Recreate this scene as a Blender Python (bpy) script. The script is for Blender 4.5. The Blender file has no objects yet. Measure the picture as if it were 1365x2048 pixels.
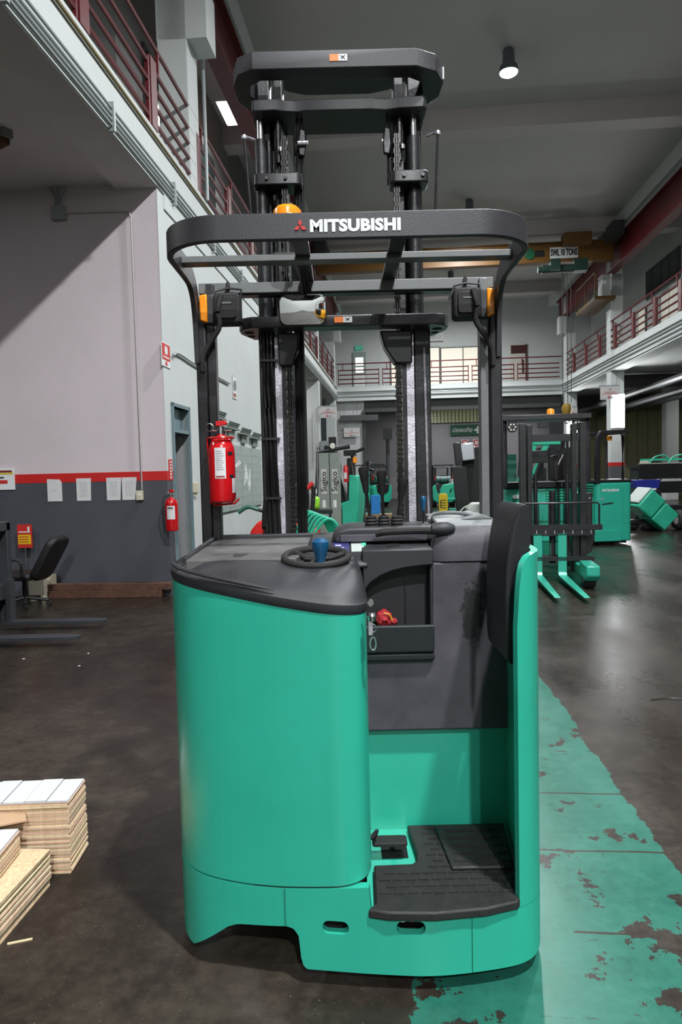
import bpy, bmesh, math, random
from mathutils import Vector, Matrix
random.seed(7)
PI = math.pi
SC = bpy.context.scene
COL = SC.collection

# ---------------------------------------------------------------- camera
CAM_H, FPX = 1.6, 1365.0
PITCH, ROLL = math.radians(-3.1), math.radians(-1.3)
cam_d = bpy.data.cameras.new('camera')
cam = bpy.data.objects.new('camera', cam_d)
COL.objects.link(cam)
RM = Matrix.Rotation(PI/2 + PITCH, 3, 'X') @ Matrix.Rotation(ROLL, 3, 'Z')
cam.matrix_world = Matrix.Translation((0, 0, CAM_H)) @ RM.to_4x4()
cam_d.sensor_fit = 'VERTICAL'
cam_d.sensor_height = 36.0
cam_d.lens = 36.0 * FPX / 2048.0
cam_d.clip_start = 0.05
cam_d.clip_end = 200
SC.camera = cam

# ---------------------------------------------------------------- world, exposure
w = bpy.data.worlds.new('world')
SC.world = w
w.use_nodes = True
w.node_tree.nodes['Background'].inputs[0].default_value = (0.80, 0.90, 1.0, 1)
w.node_tree.nodes['Background'].inputs[1].default_value = 0.035
SC.view_settings.view_transform = 'Standard'
SC.view_settings.look = 'None'
SC.view_settings.gamma = 1
SC.view_settings.use_curve_mapping = False
SC.view_settings.exposure = 0.0
LAMP_V = (-17.8, -9.3, -0.8, 7.7, 16.2, 24.7, 33.2)          # high bay lamps along the hall
LAMP_W = (1500, 2000, 1500, 760, 720, 720, 760)

# hall frame: u across, v along the hall, turned a little from the camera axis
WY = math.atan(116 / 1365.0)
CW, SW = math.cos(WY), math.sin(WY)
def W(u, v, z=0.0):
    return Vector((u*CW + v*SW, -u*SW + v*CW, z))
def ray(px, py):
    return RM @ Vector(((px-682.5)/FPX, -(py-1024)/FPX, -1))
def at(px, py, d):
    r = ray(px, py)
    return r / r.y * d + Vector((0, 0, CAM_H))
def flo(px, py, z=0.0):
    r = ray(px, py)
    return r * ((z-CAM_H)/r.z) + Vector((0, 0, CAM_H))

# ---------------------------------------------------------------- materials
MATS = {}
def mat(name, col, rough=0.5, metal=0.0, bump=0.0, bscale=200.0, var=0.0, vscale=6.0, emit=None, estr=0.0, coat=0.0, trans=0.0, alpha=None):
    if name in MATS: return MATS[name]
    m = bpy.data.materials.new(name)
    m.use_nodes = True
    nt = m.node_tree; N = nt.nodes; L = nt.links
    b = N['Principled BSDF']
    b.inputs['Base Color'].default_value = (*col, 1)
    b.inputs['Roughness'].default_value = rough
    b.inputs['Metallic'].default_value = metal
    if coat: b.inputs['Coat Weight'].default_value = coat; b.inputs['Coat Roughness'].default_value = 0.28 if name == 'teal_paint' else .15
    if trans: b.inputs['Transmission Weight'].default_value = trans
    if emit:
        b.inputs['Emission Color'].default_value = (*emit, 1)
        b.inputs['Emission Strength'].default_value = estr
    tc = N.new('ShaderNodeTexCoord')
    if var or bump:
        if var:
            n = N.new('ShaderNodeTexNoise'); n.inputs['Scale'].default_value = vscale; n.inputs['Detail'].default_value = 6; n.inputs['Roughness'].default_value = .65
            L.new(tc.outputs['Object'], n.inputs['Vector'])
            mr = N.new('ShaderNodeMapRange'); mr.inputs['From Min'].default_value = .3; mr.inputs['From Max'].default_value = .7
            mr.inputs['To Min'].default_value = 1-var; mr.inputs['To Max'].default_value = 1+var
            L.new(n.outputs[0], mr.inputs['Value'])
            mx = N.new('ShaderNodeVectorMath'); mx.operation = 'SCALE'
            mx.inputs[0].default_value = col
            L.new(mr.outputs[0], mx.inputs['Scale'])
            L.new(mx.outputs[0], b.inputs['Base Color'])
            mr2 = N.new('ShaderNodeMapRange'); mr2.inputs['From Min'].default_value = .3; mr2.inputs['From Max'].default_value = .7
            mr2.inputs['To Min'].default_value = max(0, rough-var*.3); mr2.inputs['To Max'].default_value = min(1, rough+var*.3)
            L.new(n.outputs[0], mr2.inputs['Value']); L.new(mr2.outputs[0], b.inputs['Roughness'])
        if bump:
            n2 = N.new('ShaderNodeTexNoise'); n2.inputs['Scale'].default_value = bscale; n2.inputs['Detail'].default_value = 3
            L.new(tc.outputs['Object'], n2.inputs['Vector'])
            bp = N.new('ShaderNodeBump'); bp.inputs['Strength'].default_value = bump; bp.inputs['Distance'].default_value = .002
            L.new(n2.outputs[0], bp.inputs['Height']); L.new(bp.outputs[0], b.inputs['Normal'])
    MATS[name] = m
    return m
teal = mat('teal_paint', (.026, .40, .278), .34, bump=.10, bscale=260, var=.05, vscale=3, coat=.45)
teal_far = mat('teal_paint_worn', (.026, .42, .265), .42, var=.12, vscale=4)
blk = mat('black_paint', (.017, .016, .018), .34, bump=.25, bscale=140, var=.15, vscale=10)
guard_m = mat('guard_paint', (.027, .026, .030), .48, bump=.25, bscale=220, var=.12, vscale=10)
blk_mast = mat('mast_black', (.012, .012, .013), .40, bump=.5, bscale=60, var=.2, vscale=8)
plas = mat('dark_plastic', (.023, .024, .028), .50, bump=.35, bscale=500, var=.12, vscale=5)
plas_l = mat('grey_plastic', (.17, .18, .185), .55, bump=.3, bscale=500, var=.15, vscale=8)
rub = mat('black_rubber', (.015, .014, .014), .75, bump=.4, bscale=300, var=.2)
hose_m = mat('hose_rubber', (.012, .012, .012), .28)
steel = mat('steel', (.62, .62, .64), .25, 1.0, var=.1)
steel_d = mat('worn_steel', (.60, .57, .63), .40, .7, bump=.6, bscale=120, var=.25, vscale=40)
chain_m = mat('oiled_chain', (.025, .024, .022), .35, .6)
grey_bar = mat('grey_bar_paint', (.13, .135, .135), .45, var=.1, vscale=20)
white = mat('white_paint', (.72, .74, .73), .6)
paper = mat('paper', (.62, .62, .62), .8, var=.04, vscale=20)
red = mat('red_gloss', (.50, .006, .010), .22, coat=.5)
redflat = mat('red_flat', (.55, .02, .015), .6)
orange = mat('amber_lens', (.95, .30, .01), .25, coat=.5)
blueplas = mat('blue_plastic', (.008, .07, .16), .28, coat=.3)
glow = mat('lamp_glow', (1, 1, 1), .5, emit=(.93, .97, 1.0), estr=30)
tube_glow = mat('tube_glow', (1, 1, 1), .5, emit=(1.0, 1.0, .93), estr=6)
darkglass = mat('dark_glass', (.02, .025, .03), .08)
maroon = mat('maroon_paint', (.11, .006, .009), .45, var=.15, vscale=2)
wood = mat('old_timber', (.085, .038, .022), .8, bump=.6, bscale=60, var=.4, vscale=12)
ply = mat('plywood', (.72, .56, .34), .7, var=.12, vscale=30)
ply_edge = mat('plywood_edge', (.60, .44, .27), .75, bump=.4, bscale=200, var=.25, vscale=60)
concrete_w = mat('white_wall_paint', (.56, .585, .575), .75, bump=.25, bscale=30, var=.045, vscale=1.1)
pinkw = mat('pinkish_wall', (.60, .525, .55), .78, bump=.4, bscale=40, var=.05, vscale=.8)  # wall colour with a slight pink tint
ceil_m = mat('ceiling_paint', (.46, .45, .44), .85, bump=.15, bscale=8, var=.05, vscale=.5)
underm = mat('underside_paint', (.62, .57, .55), .85, bump=.25, bscale=20, var=.08, vscale=1)
cream = mat('cream_plastic', (.6, .55, .42), .5)
yellow = mat('yellow_plastic', (.65, .48, .01), .45)
blue = mat('blue_paint', (.02, .22, .62), .45)
bluegrey = mat('blue_grey_door', (.14, .21, .23), .5, var=.1, vscale=5)
greygreen = mat('grey_green_paint', (.19, .22, .19), .5, var=.1, vscale=8)
card = mat('cardboard', (.42, .27, .16), .85, var=.1)
greyw = mat('grey_wall_paint', (.30, .29, .31), .8, var=.05, vscale=.8)
craneyel = mat('crane_yellow', (.15, .068, .010), .5, var=.1, vscale=2)
black_t = mat('black_print', (.01, .01, .01), .6)
red_t = mat('red_print', (.55, .02, .02), .6)
conduit_m = mat('conduit_grey', (.30, .33, .33), .45, .2)

def two_zone_floor():
    m = bpy.data.materials.new('workshop_floor'); m.use_nodes = True
    nt = m.node_tree; N = nt.nodes; L = nt.links; b = N['Principled BSDF']
    tc = N.new('ShaderNodeTexCoord'); sep = N.new('ShaderNodeSeparateXYZ'); L.new(tc.outputs['Object'], sep.inputs[0])
    def noise(s, d=6, r=.6, vec=None):
        n = N.new('ShaderNodeTexNoise'); n.inputs['Scale'].default_value = s; n.inputs['Detail'].default_value = d; n.inputs['Roughness'].default_value = r
        L.new(vec or tc.outputs['Object'], n.inputs['Vector']); return n.outputs[0]
    def mth(op, a, c=None, e=None, clamp=False):
        n = N.new('ShaderNodeMath'); n.operation = op; n.use_clamp = clamp
        for i, x in enumerate((a, c, e)):
            if x is None: continue
            if isinstance(x, (int, float)): n.inputs[i].default_value = x
            else: L.new(x, n.inputs[i])
        return n.outputs[0]
    def ramp(v, pts):
        n = N.new('ShaderNodeValToRGB'); L.new(v, n.inputs[0]); e = n.color_ramp.elements
        e[0].position, e[0].color = pts[0][0], (*pts[0][1], 1); e[1].position, e[1].color = pts[-1][0], (*pts[-1][1], 1)
        for p, c in pts[1:-1]:
            q = e.new(p); q.color = (*c, 1)
        return n.outputs[0]
    # stretched along the traffic direction
    mp = N.new('ShaderNodeMapping'); mp.inputs['Scale'].default_value = (1.0, .45, 1); mp.inputs['Rotation'].default_value = (0, 0, .5)
    L.new(tc.outputs['Object'], mp.inputs[0])
    big = noise(.8, 7, .62, mp.outputs[0]); fine = noise(22, 5, .7); mid = noise(4.5, 5, .6)
    mixv = mth('ADD', mth('MULTIPLY', big, .5), mth('ADD', mth('MULTIPLY', mid, .25), mth('MULTIPLY', fine, .25)))
    conc = ramp(mixv, [(.36, (.011, .008, .006)), (.5, (.024, .018, .014)), (.62, (.052, .042, .032))])
    speck = mth('GREATER_THAN', noise(110, 2, .5), .72)
    mixs = N.new('ShaderNodeMixRGB'); L.new(mth('MULTIPLY', speck, .45), mixs.inputs[0]); L.new(conc, mixs.inputs[1]); mixs.inputs[2].default_value = (.32, .29, .25, 1)
    # painted walkway
    wob = mth('MULTIPLY', mth('SUBTRACT', noise(3.2, 8, .72), .5), .16)
    u = mth('ADD', sep.outputs[0], wob)
    inside = mth('MULTIPLY', mth('MULTIPLY', mth('LESS_THAN', u, 1.075), mth('GREATER_THAN', u, 0.02)), mth('GREATER_THAN', sep.outputs[1], -1.5))
    # worn patches, more towards the near end
    near = mth('MULTIPLY', mth('SUBTRACT', 3.4, sep.outputs[1]), .035, clamp=True)
    worn = mth('GREATER_THAN', mth('ADD', noise(3.1, 9, .66), mth('MINIMUM', near, .05)), .60)
    mp2 = N.new('ShaderNodeMapping'); mp2.inputs['Scale'].default_value = (3.0, 26, 1); mp2.inputs['Location'].default_value = (3.3, 1.7, 0); L.new(tc.outputs['Object'], mp2.inputs[0])
    scr = mth('GREATER_THAN', noise(1.0, 7, .75, mp2.outputs[0]), .645)
    mp3 = N.new('ShaderNodeMapping'); mp3.inputs['Scale'].default_value = (26, 3.0, 1); mp3.inputs['Rotation'].default_value = (0, 0, .35); L.new(tc.outputs['Object'], mp3.inputs[0])
    scr2 = mth('GREATER_THAN', noise(1.0, 7, .75, mp3.outputs[0]), 0.66)
    # tape joints across the walkway
    fr = mth('FRACT', mth('DIVIDE', mth('ADD', sep.outputs[1], mth('MULTIPLY', mth('SUBTRACT', mid, .5), .02)), .52))
    line = mth('MULTIPLY', mth('LESS_THAN', mth('ABSOLUTE', mth('SUBTRACT', fr, .5)), .011), mth('GREATER_THAN', noise(1.6, 3, .5), .40))
    bad = mth('MAXIMUM', mth('MAXIMUM', worn, line), mth('MAXIMUM', scr, scr2))
    mask = mth('MULTIPLY', inside, mth('SUBTRACT', 1.0, bad))
    pc = ramp(mixv, [(.36, (.010, .070, .050)), (.5, (.018, .118, .085)), (.64, (.034, .16, .118))])
    mx = N.new('ShaderNodeMixRGB'); L.new(mask, mx.inputs[0]); L.new(mixs.outputs[0], mx.inputs[1]); L.new(pc, mx.inputs[2])
    L.new(mx.outputs[0], b.inputs['Base Color'])
    ro = N.new('ShaderNodeMapRange'); L.new(big, ro.inputs['Value']); ro.inputs['From Min'].default_value = .35; ro.inputs['From Max'].default_value = .65
    ro.inputs['To Min'].default_value = .16; ro.inputs['To Max'].default_value = .34; b.inputs['Specular IOR Level'].default_value = .22
    L.new(mth('ADD', ro.outputs[0], mth('MULTIPLY', fine, .12)), b.inputs['Roughness'])
    bp = N.new('ShaderNodeBump'); bp.inputs['Strength'].default_value = .18; bp.inputs['Distance'].default_value = .003
    L.new(mth('ADD', mth('MULTIPLY', fine, .5), mth('MULTIPLY', mask, .25)), bp.inputs['Height']); L.new(bp.outputs[0], b.inputs['Normal'])
    return m
floor_m = two_zone_floor()

# ---------------------------------------------------------------- mesh helpers
def nb(): return bmesh.new()
def box(bm, x0, x1, y0, y1, z0, z1, M=None):
    vs = [bm.verts.new((x, y, z)) for x in (x0, x1) for y in (y0, y1) for z in (z0, z1)]
    for f in ((0,1,3,2), (4,6,7,5), (0,4,5,1), (2,3,7,6), (0,2,6,4), (1,5,7,3)):
        bm.faces.new([vs[i] for i in f])
    if M is not None: bmesh.ops.transform(bm, matrix=M, verts=vs)
    return vs
def bxo(*a, M=None):
    bm = nb(); box(bm, *a, M=M); return bm
def prism(bm, pts, ax, a, b):
    """extrude a 2d outline; ax names the axis of extrusion"""
    def P(p, t):
        return {'z': (p[0], p[1], t), 'y': (p[0], t, p[1]), 'x': (t, p[0], p[1])}[ax]
    A = [bm.verts.new(P(p, a)) for p in pts]; B = [bm.verts.new(P(p, b)) for p in pts]
    n = len(pts)
    bm.faces.new(A); bm.faces.new(B[::-1])
    for i in range(n): bm.faces.new((A[i], A[(i+1) % n], B[(i+1) % n], B[i]))
    bmesh.ops.recalc_face_normals(bm, faces=bm.faces)
    return A + B
def pro(*a):
    bm = nb(); prism(bm, *a); return bm
def sweep(bm, pts, sec, up=(0, 0, 1), closed=False, scales=None):
    pts = [Vector(p) for p in pts]; up = Vector(up); rings = []
    n = len(pts)
    for i, p in enumerate(pts):
        if closed: t = (pts[(i+1) % n] - pts[i-1])
        else: t = (pts[min(i+1, n-1)] - pts[max(i-1, 0)])
        t.normalize()
        s = t.cross(up)
        if s.length < 1e-4: s = t.cross(Vector((0, 1, 0)) if abs(t.y) < .9 else Vector((1, 0, 0)))
        s.normalize(); q = s.cross(t)
        k = scales[i] if scales else 1
        rings.append([bm.verts.new(p + s*a*k + q*b*k) for a, b in sec])
    m = len(sec)
    for i in range(n if closed else n-1):
        A, B = rings[i], rings[(i+1) % n]
        for j in range(m): bm.faces.new((A[j], A[(j+1) % m], B[(j+1) % m], B[j]))
    if not closed:
        bm.faces.new(rings[0][::-1]); bm.faces.new(rings[-1])
    bmesh.ops.recalc_face_normals(bm, faces=bm.faces)
def circ(r, n): return [(r*math.cos(2*PI*k/n), r*math.sin(2*PI*k/n)) for k in range(n)]
def rect(w, h): return [(-w/2, -h/2), (w/2, -h/2), (w/2, h/2), (-w/2, h/2)]
def tube(bm, pts, r, n=8, up=(0, 0, 1), closed=False, scales=None): sweep(bm, pts, circ(r, n), up, closed, scales)
def tub(pts, r, n=8, up=(0, 0, 1), closed=False, scales=None):
    bm = nb(); tube(bm, pts, r, n, up, closed, scales); return bm
def lathe(bm, prof, c=(0, 0, 0), n=24, M=None):
    rings = []; c = Vector(c); allv = []
    for r, z in prof:
        if r < 1e-6: rings.append([bm.verts.new(c + Vector((0, 0, z)))])
        else: rings.append([bm.verts.new(c + Vector((r*math.cos(2*PI*k/n), r*math.sin(2*PI*k/n), z))) for k in range(n)])
        allv += rings[-1]
    for A, B in zip(rings, rings[1:]):
        for k in range(n):
            a = [A[0]] if len(A) == 1 else [A[k], A[(k+1) % n]]
            b = [B[0]] if len(B) == 1 else [B[(k+1) % n], B[k]]
            if len(a) + len(b) > 2: bm.faces.new(a + b)
    for R_ in (rings[0], rings[-1]):
        if len(R_) > 2: bm.faces.new(R_)
    if M is not None:
        bmesh.ops.transform(bm, matrix=Matrix.Translation(c) @ M @ Matrix.Translation(-c), verts=allv)
    bmesh.ops.recalc_face_normals(bm, faces=bm.faces)
def lat(prof, c=(0, 0, 0), n=24, M=None):
    bm = nb(); lathe(bm, prof, c, n, M); return bm
def curve(pts, n=6):
    """Catmull-Rom through the points"""
    P = [Vector(p) for p in pts]; P = [P[0]*2-P[1]] + P + [P[-1]*2-P[-2]]; out = []
    for i in range(1, len(P)-2):
        for k in range(n):
            t = k/n; a, b, c, d = P[i-1:i+3]
            out.append(.5*((2*b) + (c-a)*t + (2*a-5*b+4*c-d)*t*t + (3*b-a-3*c+d)*t**3))
    out.append(P[-2]); return out
def rrect(x0, x1, y0, y1, r, n=4):
    o = []
    for cx, cy, a in ((x1-r, y1-r, 0), (x0+r, y1-r, 90), (x0+r, y0+r, 180), (x1-r, y0+r, 270)):
        for k in range(n+1):
            t = math.radians(a + 90*k/n); o.append((cx+r*math.cos(t), cy+r*math.sin(t)))
    return o

# ---------------------------------------------------------------- object helpers
ORG = {}
def worg(o): return ORG.get(o.name, Vector((0, 0, 0)))
def obj(name, bm, m, parent=None, bev=0.0, seg=2, ang=35, W0=None, label=None, world=False):
    """one mesh object; with world=True the vertices are world coordinates and the parent's base point is taken off"""
    me = bpy.data.meshes.new(name)
    bm.normal_update()
    bm.to_mesh(me); bm.free()
    if m: me.materials.append(m)
    for p in me.polygons: p.use_smooth = True
    me.set_sharp_from_angle(angle=math.radians(ang))
    o = bpy.data.objects.new(name, me); COL.objects.link(o)
    if parent is not None:
        o.parent = parent
        if world and parent.parent is None: o.location = -parent.location
    if bev:
        md = o.modifiers.new('bevel', 'BEVEL'); md.width = bev; md.segments = seg; md.limit_method = 'ANGLE'; md.angle_limit = math.radians(32)
    if label: o['label'] = label
    return o
def tag(o, label, cat, group=None, kind=None):
    o['label'] = label; o['category'] = cat
    if group: o['group'] = group
    if kind: o['kind'] = kind
    return o
def thing(name, label, cat, loc=(0, 0, 0), rz=0.0, group=None):
    o = bpy.data.objects.new(name, None); COL.objects.link(o); o.empty_display_size = .05
    o.location = loc; o.rotation_euler = (0, 0, rz)
    return tag(o, label, cat, group)
def struct(name, bm, m, parent=None, hall=True, bev=0, ang=35):
    o = obj(name, bm, m, parent, bev=bev, ang=ang)
    if parent is None:
        o['kind'] = 'structure'
        if hall: o.rotation_euler = (0, 0, -WY)
    return o
def inst(o, M=None, loc=None, parent='same'):
    c = o.copy(); COL.objects.link(c)
    if parent != 'same': c.parent = parent
    if loc is not None: c.location = loc
    return c
def dup(root, loc, rz, label=None, group=None):
    r = root.copy(); COL.objects.link(r); r.location = loc; r.rotation_euler = (0, 0, rz)
    if label: r['label'] = label
    if group: r['group'] = group
    for ch in list(root.children):
        c = ch.copy(); COL.objects.link(c); c.parent = r
        for g in list(ch.children):
            d = g.copy(); COL.objects.link(d); d.parent = c
    return r
def text(name, s, size, loc, rot, m, parent=None, sx=1.0, off=0.0, ext=.0006, align='CENTER', spacing=1.0, world=False):
    cu = bpy.data.curves.new(name, 'FONT'); cu.body = s; cu.size = size; cu.align_x = align; cu.align_y = 'CENTER'
    cu.extrude = ext; cu.offset = off; cu.space_character = spacing; cu.resolution_u = 3
    t = bpy.data.objects.new(name, cu); COL.objects.link(t)
    bpy.context.view_layer.update()
    me = bpy.data.meshes.new_from_object(t.evaluated_get(bpy.context.evaluated_depsgraph_get()))
    bpy.data.objects.remove(t); bpy.data.curves.remove(cu)
    M = Matrix.Translation(loc) @ rot.to_4x4() @ Matrix.Diagonal((sx, 1, 1, 1))
    me.transform(M); me.materials.clear(); me.materials.append(m)
    o = bpy.data.objects.new(name, me); COL.objects.link(o)
    if parent is not None:
        o.parent = parent
        if world and parent.parent is None: o.location = -parent.location
    return o
RX = Matrix.Rotation(PI/2, 3, 'X')      # text upright, facing -y
def facing(rz): return Matrix.Rotation(rz, 3, 'Z') @ RX
def cut(o, bm):
    me = bpy.data.meshes.new('tool'); bmesh.ops.recalc_face_normals(bm, faces=bm.faces); bm.to_mesh(me); bm.free()
    c = bpy.data.objects.new('tool', me); COL.objects.link(c); c.location = o.matrix_world.translation if o.parent is None else (o.location + o.parent.location)
    c.location = (0, 0, 0)
    md = o.modifiers.new('cut', 'BOOLEAN'); md.operation = 'DIFFERENCE'; md.object = c; md.solver = 'EXACT'
    bpy.context.view_layer.update()
    new = bpy.data.meshes.new_from_object(o.evaluated_get(bpy.context.evaluated_depsgraph_get()))
    o.modifiers.remove(md); old = o.data; o.data = new; bpy.data.objects.remove(c)
    for p in new.polygons: p.use_smooth = True
    new.set_sharp_from_angle(angle=math.radians(35))
# ================================================================ the hall
UL, UR, ZB, ZT, ZC = -3.15, 8.5, 5.5, 6.25, 11.1
def hstruct(name, parts, m, **k):
    bm = nb()
    for p in parts: box(bm, *p)
    return struct(name, bm, m, **k)
struct('floor', bxo(-13, 26, -24, 60, -.2, 0), floor_m)
hstruct('ceiling', [(-13, 22, -24, 60, ZC, ZC+.3)], ceil_m)
k = 1
for v in (-6.5, 1.9, 10.3, 18.9, 27.3, 35.8):
    hstruct('trim_%d' % k, [(UL-3, UR+3, v-.3, v+.3, ZC-.55, ZC)], mat('beam_paint', (.50, .46, .45), .8)); k += 1
# left: block of rooms under the balcony (end wall and long white wall)
dado = mat('dark_grey_dado', (.062, .065, .078), .6, bump=.25, bscale=40, var=.1, vscale=2)
stripe = mat('red_stripe', (.52, .012, .010), .55)
o = struct('wall_left_end', bxo(-13, UL, 9.11, 9.35, 1.70, ZB+.12), pinkw)
struct('corner_strip', bxo(UL-.004, UL+.003, 9.107, 9.36, 1.712, ZB), concrete_w)
struct('baseboard_left', bxo(-13, UL+.004, 9.105, 9.35, 0, 1.585), dado)
struct('trim_7', bxo(-13, UL+.006, 9.102, 9.35, 1.585, 1.71), stripe)
# long wall with a doorway
DV0, DV1 = 9.42, 10.12
hstruct('wall_left', [(UL-.25, UL, 9.35, DV0, 0, ZB), (UL-.25, UL, DV1, 17.2, 0, ZB), (UL-.25, UL, DV0, DV1, 2.62, ZB), (-13, UL-.25, 17.0, 17.2, 0, ZB)], concrete_w)
bm = nb(); box(bm, UL-.2, UL+.03, DV0-.05, DV0, 0, 2.67); box(bm, UL-.2, UL+.03, DV1, DV1+.05, 0, 2.67); box(bm, UL-.2, UL+.03, DV0-.05, DV1+.05, 2.62, 2.67); box(bm, UL-.2, UL+.02, DV0, DV1, 2.26, 2.31)
d = struct('door_1', bm, bluegrey)
struct('transom_panel', bxo(UL-.12, UL-.08, DV0, DV1, 2.31, 2.62), bluegrey, parent=d)
lm = Matrix.Translation((UL-.1, DV1, 0)) @ Matrix.Rotation(math.radians(-72), 4, 'Z')
leaf = struct('door_leaf', bxo(-.02, .02, -.66, 0, .02, 2.25, M=lm), mat('door_leaf_paint', (.22, .22, .23), .5), parent=d)
struct('handle', tub([lm @ Vector(p) for p in ((.05, -.58, 1.0), (.05, -.48, 1.0))], .012), steel, parent=leaf)
hstruct('wall_room_inside', [(UL-2.2, UL-2.1, 9.35, 17, 0, ZB), (UL-2.2, UL-.25, 12.5, 12.6, 0, ZB)], greyw)
# balcony slabs with deep edge beams, left and right and at the far end
hstruct('balcony_slab_left', [(-13, UL-.45, -24, 40, 5.62, ZT-.04), (UL-.55, UL, -24, 36.3, ZB+.005, ZT)], concrete_w)
hstruct('trim_11', [(UL-.3, UL+.12, -24, 39, 10.5, ZC), (UR-.12, UR+.4, -24, 39, 10.6, ZC)], concrete_w)
hstruct('ceiling_under_balcony', [(-13, UL-.55, -24, 9.11, 5.56, 5.62)], underm)
hstruct('balcony_slab_right', [(UR+.45, 22, -24, 45, 5.62, ZT-.04), (UR, UR+.55, -24, 36.3, ZB, ZT)], concrete_w)
hstruct('balcony_slab_back', [(UL, UR, 36.3, 36.8, ZB, ZT), (UL, UR, 36.8, 42, 5.62, ZT-.04)], concrete_w)
hstruct('balcony_soffit_left', [(UL-.55, UL-.004, -24, 36.3, ZB-.012, ZB+.1)], underm)
for nm, u0, u1 in (('right', UR-.06, UR),):
    hstruct('balcony_ledge_'+nm, [(u0, u1, -24, 36.3, 5.98, 6.03)], concrete_w)
hstruct('balcony_ledge_back', [(UL, UR, 36.22, 36.3, 5.98, 6.04), (UL, UR, 36.25, 36.3, 5.72, 5.76)], concrete_w)
# gallery walls
hstruct('wall_gallery_left', [(UL-2.4, UL-2.2, -24, 11.4, ZT, ZC), (UL-2.4, UL-1.4, 11.4, 11.6, ZT, ZC), (UL-1.6, UL-1.4, 11.6, 39, ZT, ZC)], mat('gallery_paint', (.36, .37, .36), .8))
hstruct('wall_gallery_right', [(UR+2.2, UR+2.4, -24, 39, ZT, ZC)], concrete_w)
hstruct('wall_front', [(-13, 22, -24.2, -24, 0, ZC)], mat('front_wall_paint', (.62, .64, .62), .8))
hstruct('wall_back_upper', [(UL-1.4, UR+2.2, 39, 39.2, ZT, ZC)], concrete_w)
hstruct('trim_8', [(UL-.1, UL+.02, 9.35, 17.2, 5.3, 5.5)], concrete_w)
# columns
def column(name, u0, u1, v0, v1, z0, z1, m=concrete_w):
    o = struct(name, bxo(u0, u1, v0, v1, z0, z1), m, bev=.015); return o
for v in (2.3, 10.8, 19.5, 27.8, 35.3):
    column('column', UL-.5, UL-.02, v, v+.55, ZT, ZC)
    struct('corbel', pro([(UL-.5, 8.45), (UL+.30, 8.45), (UL+.30, 9.3), (UL-.5, 9.3)], 'y', v, v+.55), concrete_w)
for v in (19.5, 27.8, 35.3):
    column('column', UL-.52, UL-.02, v, v+.55, 0, ZB)
for v in (11.5, 19.8, 28.3, 35.5):
    cc = column('column', UR+.02, UR+.55, v, v+.55, 0, ZB)
    struct('painted_band', bxo(UR+.01, UR+.56, v-.01, v+.56, 1.71, 1.86), mat('red_stripe', (.52, .012, .010), .55), parent=cc); struct('painted_dado', bxo(UR+.012, UR+.558, v-.008, v+.558, 0, 1.71), mat('dark_dado_far', (.09, .09, .10), .6), parent=cc)
    column('column', UR+.02, UR+.5, v, v+.55, ZT, ZC)
    struct('corbel', pro([(UR+.5, 8.45), (UR-.30, 8.45), (UR-.30, 9.3), (UR+.5, 9.3)], 'y', v, v+.55), concrete_w)
for v in (26, 35):
    column('column', 13.2, 13.8, v, v+.6, 0, ZB+.1)
# crane runway beams
for nm, uc in (('crane_runway_left', UL-.05), ('crane_runway_right', UR+.05)):
    bm = nb()
    box(bm, uc-.17, uc+.17, -24, 37, 9.3, 9.34); box(bm, uc-.17, uc+.17, -24, 37, 10.30, 10.35); box(bm, uc-.03, uc+.03, -24, 37, 9.34, 10.30); box(bm, uc-.04, uc+.04, -24, 37, 10.35, 10.43)
    struct(nm, bm, maroon)
# lower back area
hstruct('wall_back_left', [(UL-.5, -1.75, 36.6, 36.8, 0, ZB)], mat('dull_white_wall', (.52, .52, .52), .8, var=.05, vscale=.6))
hstruct('wall_back', [(-4, 9.5, 44, 44.2, 0, ZT)], greyw)
ol = mat('olive_wall', (.23, .23, .12), .8, var=.1)
wr = hstruct('wall_back_right', [(9.5, 22, 40, 40.2, 0, ZT)], ol)
for i in range(22): obj('cladding_panel', bxo(9.6+i*.56, 9.6+i*.56+.5, 39.96, 40, .05, 5.4), ol, wr)
hstruct('wall_right', [(21.8, 22, -24, 44, 0, ZT)], mat('olive_wall', (.20, .20, .12), .8, var=.1))
hstruct('wall_left_far', [(-9, -8.8, 17, 44, 0, ZT)], concrete_w)
hstruct('trim_9', [(-1.85, -1.7, 36.5, 36.9, 0, 5.0), (-1.7, UR, 36.55, 36.8, 4.9, ZB)], mat('dark_frame', (.05, .05, .05), .6))
hstruct('trim_10', [(-3.0, -1.0, 36.3, 36.5, 4.45, 4.75)], mat('dark_pipe', (.07, .075, .075), .5))
# grid window over the far wall: frame and panes
wn = struct('window_1', bxo(.2, 6.2, 43.9, 44.0, 4.72, 5.62), mat('grid_frame', (.05, .06, .03), .6))
pane_m = mat('glass_block', (.30, .32, .20), .3, emit=(.75, .8, .45), estr=.10)
bm = nb(); box(bm, -.09, .09, -.02, .02, -.1, .1); pane = obj('pane', bm, pane_m, wn)
first = True
for i in range(26):
    for j in range(4):
        q = pane if first else inst(pane); first = False
        q.location = (.35 + i*.228, 43.88, 4.86 + j*.215)
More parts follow.
